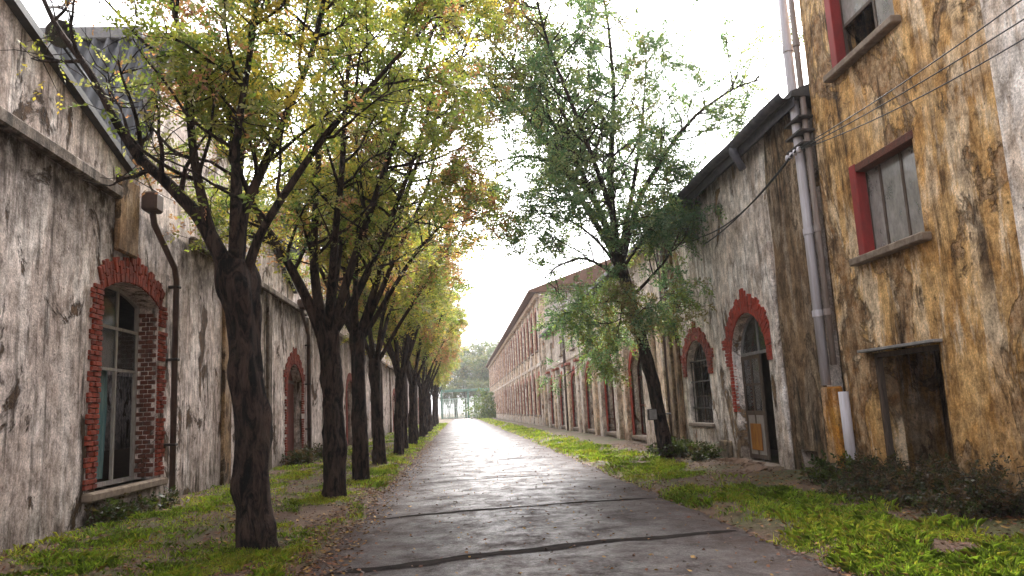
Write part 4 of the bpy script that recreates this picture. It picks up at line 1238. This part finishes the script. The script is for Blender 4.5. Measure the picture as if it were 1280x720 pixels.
tR = make('leaning_tree', (5.62, 20.6, 0.02),
          [(5.62, 20.6, -0.12), (5.48, 20.58, 1.2), (5.28, 20.55, 2.5), (4.96, 20.5, 4.1), (4.70, 20.5, 5.4)], 0.185,
          [([(4.74, 20.5, 5.2), (4.3, 20.4, 6.2), (3.7, 20.3, 7.2), (3.14, 20.2, 8.5), (2.3, 20.1, 9.6), (1.4, 20.0, 10.6), (0.8, 20, 11.4)], 0.12),
           ([(4.70, 20.5, 5.3), (4.52, 20.6, 7.2), (4.75, 20.7, 9.2), (4.94, 20.8, 11.0), (4.9, 20.9, 13.4), (4.8, 21, 15.0)], 0.13),
           ([(4.68, 20.5, 5.4), (5.3, 20.2, 7.4), (6.2, 20.0, 8.7), (7.0, 19.8, 9.6), (8.1, 19.6, 10.3), (8.9, 19.5, 10.5)], 0.10),
           ([(4.80, 20.5, 4.9), (4.2, 20.0, 5.3), (3.4, 19.7, 5.6), (2.7, 19.5, 5.3), (2.3, 19.4, 4.9)], 0.065, 1.6),
           ([(4.86, 20.5, 4.5), (5.4, 20.3, 5.0), (5.9, 20.1, 5.5), (6.3, 19.9, 6.2), (6.35, 19.7, 7.0)], 0.06),
           ([(5.0, 20.5, 4.0), (4.6, 20.9, 4.2), (4.1, 21.2, 4.1), (3.7, 21.5, 3.8)], 0.045, 2.2),
           ([(4.9, 20.5, 4.6), (4.7, 19.9, 4.6), (4.4, 19.4, 4.3), (4.2, 19.0, 3.6)], 0.045, 2.0),
           ([(4.72, 20.5, 5.2), (4.2, 19.3, 7.0), (3.4, 18.4, 8.9), (2.6, 17.9, 10.8), (2.2, 17.5, 12.6)], 0.10),
           ([(4.72, 20.5, 5.3), (4.6, 21.8, 7.2), (3.9, 23.0, 9.0), (3.0, 24.0, 10.8), (2.6, 24.4, 12.6)], 0.10),
           ([(4.70, 20.5, 5.6), (3.9, 20.9, 8.0), (3.4, 21.2, 10.4), (3.0, 21.4, 12.6), (2.9, 21.4, 14.3)], 0.09),
           ([(4.70, 20.5, 5.8), (5.5, 21.2, 8.4), (6.0, 21.6, 10.6), (6.3, 21.8, 12.6)], 0.085),
           ([(4.5, 20.4, 6.0), (3.6, 20.2, 8.4), (2.4, 20.0, 10.4), (1.2, 19.8, 12.0), (0.2, 19.6, 13.2)], 0.09, 1.2),
           ([(3.3, 20.2, 8.3), (2.2, 20.0, 8.6), (1.2, 19.9, 8.4), (0.6, 19.8, 8.0)], 0.05, 1.0),
           ([(4.76, 20.5, 5.0), (4.2, 20.0, 5.8), (3.5, 19.7, 6.4), (2.8, 19.5, 6.7), (2.2, 19.3, 6.6)], 0.055, 1.8),
           ([(4.70, 20.5, 5.3), (5.2, 20.2, 6.0), (5.8, 20.0, 6.7), (6.3, 19.8, 7.5)], 0.05, 1.8),
           ([(4.6, 20.4, 5.6), (4.4, 19.7, 6.4), (4.3, 19.0, 7.0), (4.4, 18.4, 7.4)], 0.05, 1.6),
           ([(4.98, 20.5, 3.9), (5.25, 20.2, 4.2), (5.55, 20.1, 4.2), (5.8, 20.0, 3.8)], 0.04, 2.0)],
          21, PAL_R, 18500, 0.95, (13, 7), 1.9, 0.07, 9)
tag(tR, 'tall leaning tree with a dark green airy crown beside the grey warehouse', 'tree')
bx_ = empty('utility_box', (5.2, 20.33, 1.1))
tag(bx_, 'small dark metal box strapped to the leaning tree trunk', 'box')
MB().box(5.06, 5.30, 20.14, 20.30, 1.12, 1.42, 0.015).build('casing', M['iron'], bx_)
MB().box(5.08, 5.28, 20.125, 20.138, 1.14, 1.40, 0.005).build('lid', M['grey_paint'], bx_)
MB().tube([(5.5 + 0.29 * math.cos(a_), 20.58 + 0.29 * math.sin(a_), 1.27) for a_ in np.linspace(0, 2 * math.pi, 17)], 0.012, 5).build('strap', M['iron'], bx_)

# trees that close the street
end_pal = [((0.10, 0.13, 0.06), .35), ((0.07, 0.10, 0.05), .35), ((0.16, 0.15, 0.06), .3)]
te = make('backdrop_tree', (0, 190, 0), [(0, 190, -.1), (0.1, 190, 2), (0.0, 190, 4), (0.1, 190, 5)], 0.35,
          [([(0, 190, 4.6), (dx * .4, 190 + dy * .4, 8), (dx * .8, 190 + dy * .8, 11), (dx, 190 + dy, 14.5)], 0.16) for dx, dy in ((4, 0), (-4, 1), (1.5, 4), (-1.5, -4), (0.3, 0.2), (3, -3), (-3, 3))],
          33, end_pal, 2200, 3.2, (8, 5), 3.2, 0.06, 7)
EL = 'hazy grey green tree closing the far end of the street'
tag(te, EL, 'tree', 'trees beyond the gate')
te.location = (-6, 186, 0)
for (x, y, rz, sc) in ((4, 192, 1.0, 1.0), (12, 190, 2.2, 1.15), (-14, 190, 3.0, 1.2), (-1, 205, 4.1, 1.25), (20, 198, 0.4, 1.2), (-24, 195, 5.2, 1.1), (9, 210, 2.9, 1.35), (-2.5, 179, 1.7, 0.5), (5.5, 180, 3.3, 0.55), (1.5, 184, 0.2, 0.6)):
    o = copy_tree(te); o.location = (x, y, 0); o.rotation_euler = (0, 0, rz); o.scale = (sc, sc, sc)
    tag(o, EL, 'tree', 'trees beyond the gate')
ty = copy_tree(t4)
ty.location = (-3.4, 112, 0); ty.scale = (1.35, 1.35, 1.35); ty.rotation_euler = (0, 0, 2.0)
tag(ty, 'large golden tree at the far end of the factory row', 'tree')

# gate across the end of the street
gt = empty('gate', (2, 172, 0))
tag(gt, 'pale green barred gate under a dark green beam at the street end', 'gate')
MB().box(-4.2, 8.2, 171.8, 172.2, 6.0, 6.6, 0.04).build('beam', M['green_steel'], gt)
for x in (-4.0, 2.0, 8.0): MB().box(x - .22, x + .22, 171.85, 172.15, -0.1, 5.99, 0.03).build('post', M['green_steel'], gt)
for i in range(29):
    x = -3.6 + i * 0.4
    if abs(x - 2.0) > .25: MB().box(x - .09, x + .09, 171.95, 172.05, 0.15, 4.6, 0.02).build('bar', M['pale_green'], gt)
for z in (0.3, 2.4, 4.4): MB().box(-3.78, 7.78, 172.055, 172.13, z, z + 0.16, 0.02).build('rail', M['pale_green'], gt)


# ---------------------------------------------------------------- plants, grass, litter
def foliage_heap(name, x0, x1, y0, y1, zfun, n, seed, pal, size, label, cat, stems=18, mat='leaf', droop=0.3):
    nr = np.random.default_rng(seed); r = random.Random(seed)
    cx, cy = (x0 + x1) / 2, (y0 + y1) / 2
    root = empty(name, (cx, cy, float(ground_z(cx, cy))))
    tips = []; dirs = []
    mb = MB()
    for i in range(stems):
        x, y = r.uniform(x0, x1), r.uniform(y0, y1); h = zfun(x, y) * r.uniform(.6, 1.1)
        g = float(ground_z(x, y))
        q = wander((x, y, g - .03), (r.gauss(0, .5), r.gauss(0, .5), 1), h, 6, r, 0.22, 0.0)
        mb.tube(q, [0.012, .011, .01, .008, .006, .005, .003], 4, False)
        for k in range(1, 7): tips.append(q[k][:]); dirs.append((q[k] - q[k - 1])[:])
        for t_ in range(4):
            j = r.randint(1, 6); tw = wander(q[j], (r.gauss(0, 1), r.gauss(0, 1), r.gauss(0.2, .5)), h * r.uniform(.2, .45), 3, r, .3, 0)
            mb.tube(tw, [.006, .005, .004, .002], 4, False)
            for k in range(1, 4): tips.append(tw[k][:]); dirs.append((tw[k] - tw[k - 1])[:])
    mb.build('stems', M['bark'], root, True, False)
    tips = np.array(tips); dirs = np.array(dirs)
    idx = nr.integers(0, len(tips), n)
    pp = tips[idx] + nr.normal(size=(n, 3)) * 0.05; dd = dirs[idx] / np.linalg.norm(dirs[idx], axis=1, keepdims=True) + nr.normal(size=(n, 3)) * .8
    q = sprays(pp, dd, nr, 5, 0.16 * size, 0.075 * size, 0.026 * size, droop)
    V = q.reshape(-1, 3); V[:, 2] = np.maximum(V[:, 2], ground_z(V[:, 0], V[:, 1]) + .004)
    cols = np.array(pal)[nr.integers(0, len(pal), n)]
    C = np.repeat((cols[:, None, :] * nr.uniform(.6, 1.4, (n, 5, 1))).reshape(-1, 3), 4, 0)
    np_mesh('leaves', V, np.arange(len(V)).reshape(-1, 4), M[mat], root, C)
    tag(root, label, cat)
    return root


DRY = [(0.065, 0.04, 0.024), (0.10, 0.06, 0.035), (0.045, 0.045, 0.02), (0.03, 0.035, 0.016)]
DARKG = [(0.03, 0.045, 0.014), (0.05, 0.065, 0.018), (0.055, 0.04, 0.02)]
foliage_heap('dry_shrub', 6.0, 6.75, 9.5, 11.9, lambda x, y: 0.5, 2600, 41, DRY, 0.55, 'tangled dry brown shrub in front of the black doorway', 'shrub', 70)
foliage_heap('dark_bramble', 6.05, 6.75, 8.3, 9.5, lambda x, y: 0.65, 1200, 42, DRY, 0.55, 'dark dry bramble against the ochre wall next to the pale pilaster', 'bramble', 20)
foliage_heap('dark_weeds', 5.4, 6.3, 8.2, 11.6, lambda x, y: 0.25, 1800, 43, DARKG + DRY, 0.55, 'low dark weeds in front of the dry shrub', 'weeds', 50)
foliage_heap('leafy_weeds', 5.9, 6.7, 12.0, 13.2, lambda x, y: 0.4, 400, 44, DARKG + [(0.08, 0.10, 0.02)], 0.9, 'leafy weeds at the foot of the rusty pipe casing', 'weeds', 18)
foliage_heap('leafy_weeds', 5.7, 6.6, 18.7, 22.5, lambda x, y: 0.45, 900, 45, DARKG + [(0.07, 0.09, 0.02)], 1.1, 'dark leafy weeds round the foot of the leaning tree', 'weeds', 34)
foliage_heap('leafy_weeds', -5.75, -5.2, 25.5, 29.5, lambda x, y: 0.5, 700, 46, DRY + DARKG, 1.1, 'dark weeds heaped before the red arched factory door', 'weeds', 30)
foliage_heap('leafy_weeds', -5.8, -5.35, 12.2, 15.6, lambda x, y: 0.3, 420, 47, DARKG, 0.9, 'low weeds under the tall factory window', 'weeds', 24)
foliage_heap('climbing_vine', 6.3, 6.75, 140, 160, lambda x, y: 5.5, 1600, 48, [(0.08, 0.12, 0.03), (0.05, 0.085, 0.025), (0.11, 0.13, 0.03)], 6.0, 'green vine climbing the far end of the brick mill', 'vine', 60, droop=1.0)

# rubble by the arched door
r = random.Random(9)
for i in range(19):
    bm = bmesh.new()
    s_ = Vector((r.uniform(.08, .20), r.uniform(.08, .22), r.uniform(.05, .11)))
    for q_ in range(16):
        bm.verts.new((r.uniform(-1, 1) * s_.x, r.uniform(-1, 1) * s_.y, r.uniform(-1, 1) * s_.z))
    ch_ = bmesh.ops.convex_hull(bm, input=bm.verts[:])
    bmesh.ops.delete(bm, geom=list({g_ for g_ in ch_['geom_interior'] if isinstance(g_, bmesh.types.BMVert)}), context='VERTS')
    me = bpy.data.meshes.new('rubble_stone'); bm.to_mesh(me); bm.free(); me.materials.append(M['rubble'])
    o = bpy.data.objects.new('rubble_stone', me); COL.objects.link(o)
    x, y = r.uniform(6.05, 6.45), r.uniform(15.5, 18.9)
    o.location = (x, y, float(ground_z(x, y)) + s_.z * .35); o.rotation_euler = (r.uniform(-.3, .3), r.uniform(-.3, .3), r.uniform(0, 6))
    tag(o, 'broken brown rubble stone lying before the red arched warehouse door', 'stone', 'rubble stones by the arched door')


def grass_density(x, y):
    """0..1: where turf grows on the two verges"""
    n = fbm(x * 0.9, y * 0.55, 61, 4); m = fbm(x * 2.6, y * 2.0, 71, 3)
    l, r_ = road_edges(y)
    right = np.clip((x - r_ + 0.12) / 0.3, 0, 1) * np.clip((5.45 - x) / 0.6, 0, 1) * np.clip((n - 0.28) * 5, 0, 1)
    path = np.exp(-((y - 14.2 + (x - 3.5) * 0.25) / 0.95) ** 2)
    right = right * (1 - 0.93 * path)
    far = np.exp(-((x - 4.6) / 0.9) ** 2)
    right = np.where(y > 15, right * (0.35 + 0.65 * far), right)
    s1 = 1.3 * np.exp(-((x + 2.3) / 0.7) ** 2); s2 = np.exp(-((x + 4.6) / 0.8) ** 2)
    left = np.clip((l + 0.05 - x) / 0.3, 0, 1) * np.clip((x + 5.85) / 0.15, 0, 1) * np.clip(0.08 + s1 + 0.6 * s2, 0, 1) * np.clip((n - 0.30) * 5, 0, 1)
    trod = np.exp(-((x + 3.55) / 0.35) ** 2); left = left * (1 - 0.75 * trod)
    return np.where(x > 0.9, right, left) * np.clip(0.12 + (m - 0.36) * 3.2, 0, 1)


def grass(name, label, x0, x1, bands, seed):
    nr = np.random.default_rng(seed)
    A = []; C = []
    for (y0, y1, n, h, w) in bands:
        x = nr.uniform(x0, x1, n); y = nr.uniform(y0, y1, n)
        k = nr.random(n) < grass_density(x, y)
        x, y = x[k], y[k]; m_ = len(x)
        z = ground_z(x, y) - 0.01
        cl = fbm(x * 3.0, y * 3.0, seed + 4, 3)
        hh = h * (0.22 + 1.15 * cl * cl) * nr.uniform(0.5, 1.4, m_)
        a = nr.uniform(0, 2 * np.pi, m_); ln = nr.uniform(0.15, 0.95, m_)
        dx, dy = np.cos(a) * ln * hh, np.sin(a) * ln * hh
        px, py = -np.sin(a) * w * 0.5, np.cos(a) * w * 0.5
        b0 = np.stack([x - px, y - py, z], 1); b1 = np.stack([x + px, y + py, z], 1)
        m0 = np.stack([x + dx * .4 - px * .75, y + dy * .4 - py * .75, z + hh * .62], 1); m1 = np.stack([x + dx * .4 + px * .75, y + dy * .4 + py * .75, z + hh * .62], 1)
        tp = np.stack([x + dx, y + dy, z + hh * (1 - .35 * ln)], 1)
        A.append(np.stack([b0, b1, m1, tp, m0], 1))
        tone = fbm(x * 1.2, y * 0.8, seed + 8, 3)[:, None] + nr.normal(size=(m_, 1)) * 0.14
        c = np.where(tone > 0.62, np.array([[0.34, 0.335, 0.06]]), np.where(tone > 0.40, np.array([[0.24, 0.335, 0.045]]), np.array([[0.11, 0.16, 0.025]])))
        dead = nr.random((m_, 1)) < 0.07
        c = np.where(dead, np.array([[0.22, 0.15, 0.07]]), c) * nr.uniform(.65, 1.35, (m_, 1))
        C.append(np.repeat(c, 5, 0))
    V = np.concatenate(A).reshape(-1, 3); C = np.concatenate(C)
    o = np_mesh(name, V, np.arange(len(V)).reshape(-1, 5), M['grass'], None, C)
    tag(o, label, 'grass', kind='stuff')


grass('grass', 'bright green grass on the verge before the ochre house and warehouses', 3.2, 6.3,
      ((5.5, 9, 70000, 0.17, 0.007), (9, 13, 60000, 0.16, 0.008), (13, 20, 50000, 0.14, 0.010), (20, 34, 48000, 0.15, 0.016), (34, 70, 30000, 0.16, 0.04), (70, 165, 20000, 0.18, 0.09)), 81)
grass('grass', 'patchy green grass between the street trees and the factory wall', -5.9, -1.4,
      ((6.5, 10, 95000, 0.12, 0.006), (10, 15, 80000, 0.12, 0.008), (15, 24, 65000, 0.13, 0.012), (24, 45, 36000, 0.14, 0.026), (45, 110, 30000, 0.15, 0.06)), 82)


def litter(name, label, n, place, size, seed, pal):
    nr = np.random.default_rng(seed)
    x, y = place(nr, n)
    l, r_ = road_edges(y)
    on = (x > l + .06) & (x < r_ - .06)
    z = np.where(on, road_z(x, y), ground_z(x, y)) + 0.012
    a = nr.uniform(0, 6.28, n); s = size * nr.uniform(.6, 1.4, n); asp = nr.uniform(.35, .7, n)
    q = []
    for (u, v_) in ((-1, 0), (-.1, -1), (1, 0), (-.1, 1)):
        lx, ly = u * s, v_ * s * asp
        q.append(np.stack([x + lx * np.cos(a) - ly * np.sin(a), y + lx * np.sin(a) + ly * np.cos(a), z + nr.uniform(-.006, .022, n)], 1))
    V = np.stack(q, 1).reshape(-1, 3)
    C = np.repeat(np.array(pal)[nr.integers(0, len(pal), n)] * nr.uniform(.6, 1.4, (n, 1)), 4, 0)
    tag(np_mesh(name, V, np.arange(4 * n).reshape(-1, 4), M['dead_leaf'], None, C), label, 'leaves', kind='stuff')


LIT = [(0.12, 0.05, 0.028), (0.085, 0.042, 0.028), (0.16, 0.075, 0.03), (0.055, 0.032, 0.024), (0.22, 0.13, 0.04)]
litter('fallen_leaves', 'brown fallen leaves along the road edge by the street trees', 7000,
       lambda g, n: (-1.75 + np.abs(g.normal(size=n)) * 0.32 - 0.55 * g.random(n), 6.5 + 36 * g.random(n) ** 1.7), 0.032, 91, LIT)
litter('fallen_leaves', 'brown leaves strewn over the bare soil by the factory wall', 7000,
       lambda g, n: (g.uniform(-5.6, -1.8, n), 7 + 30 * g.random(n) ** 1.6), 0.033, 92, LIT)
litter('fallen_leaves', 'brown leaves on the verge path leading to the red arched door', 6500,
       lambda g, n: (3.3 + 3.2 * g.random(n), 6.5 + 22 * g.random(n) ** 1.4), 0.033, 93, LIT)
litter('fallen_leaves', 'scattered leaf scraps trodden over the middle of the wet road', 1300,
       lambda g, n: (g.uniform(-1.6, 3.4, n), 6.5 + 30 * g.random(n) ** 1.5), 0.026, 94, LIT)

# ---------------------------------------------------------------- damp air
hz = NT('damp_air')
pv = hz.n('ShaderNodeVolumePrincipled'); pv.inputs['Color'].default_value = (0.95, 0.95, 0.97, 1); pv.inputs['Density'].default_value = 0.0005
pv.inputs['Anisotropy'].default_value = 0.2
hz.l(pv.outputs[0], hz.out.inputs['Volume'])
tag(MB().box(-960, 960, -260, 1900, -1.2, 30).build('haze', hz.m), 'thin pale damp air hanging over the whole street', 'haze', kind='stuff')
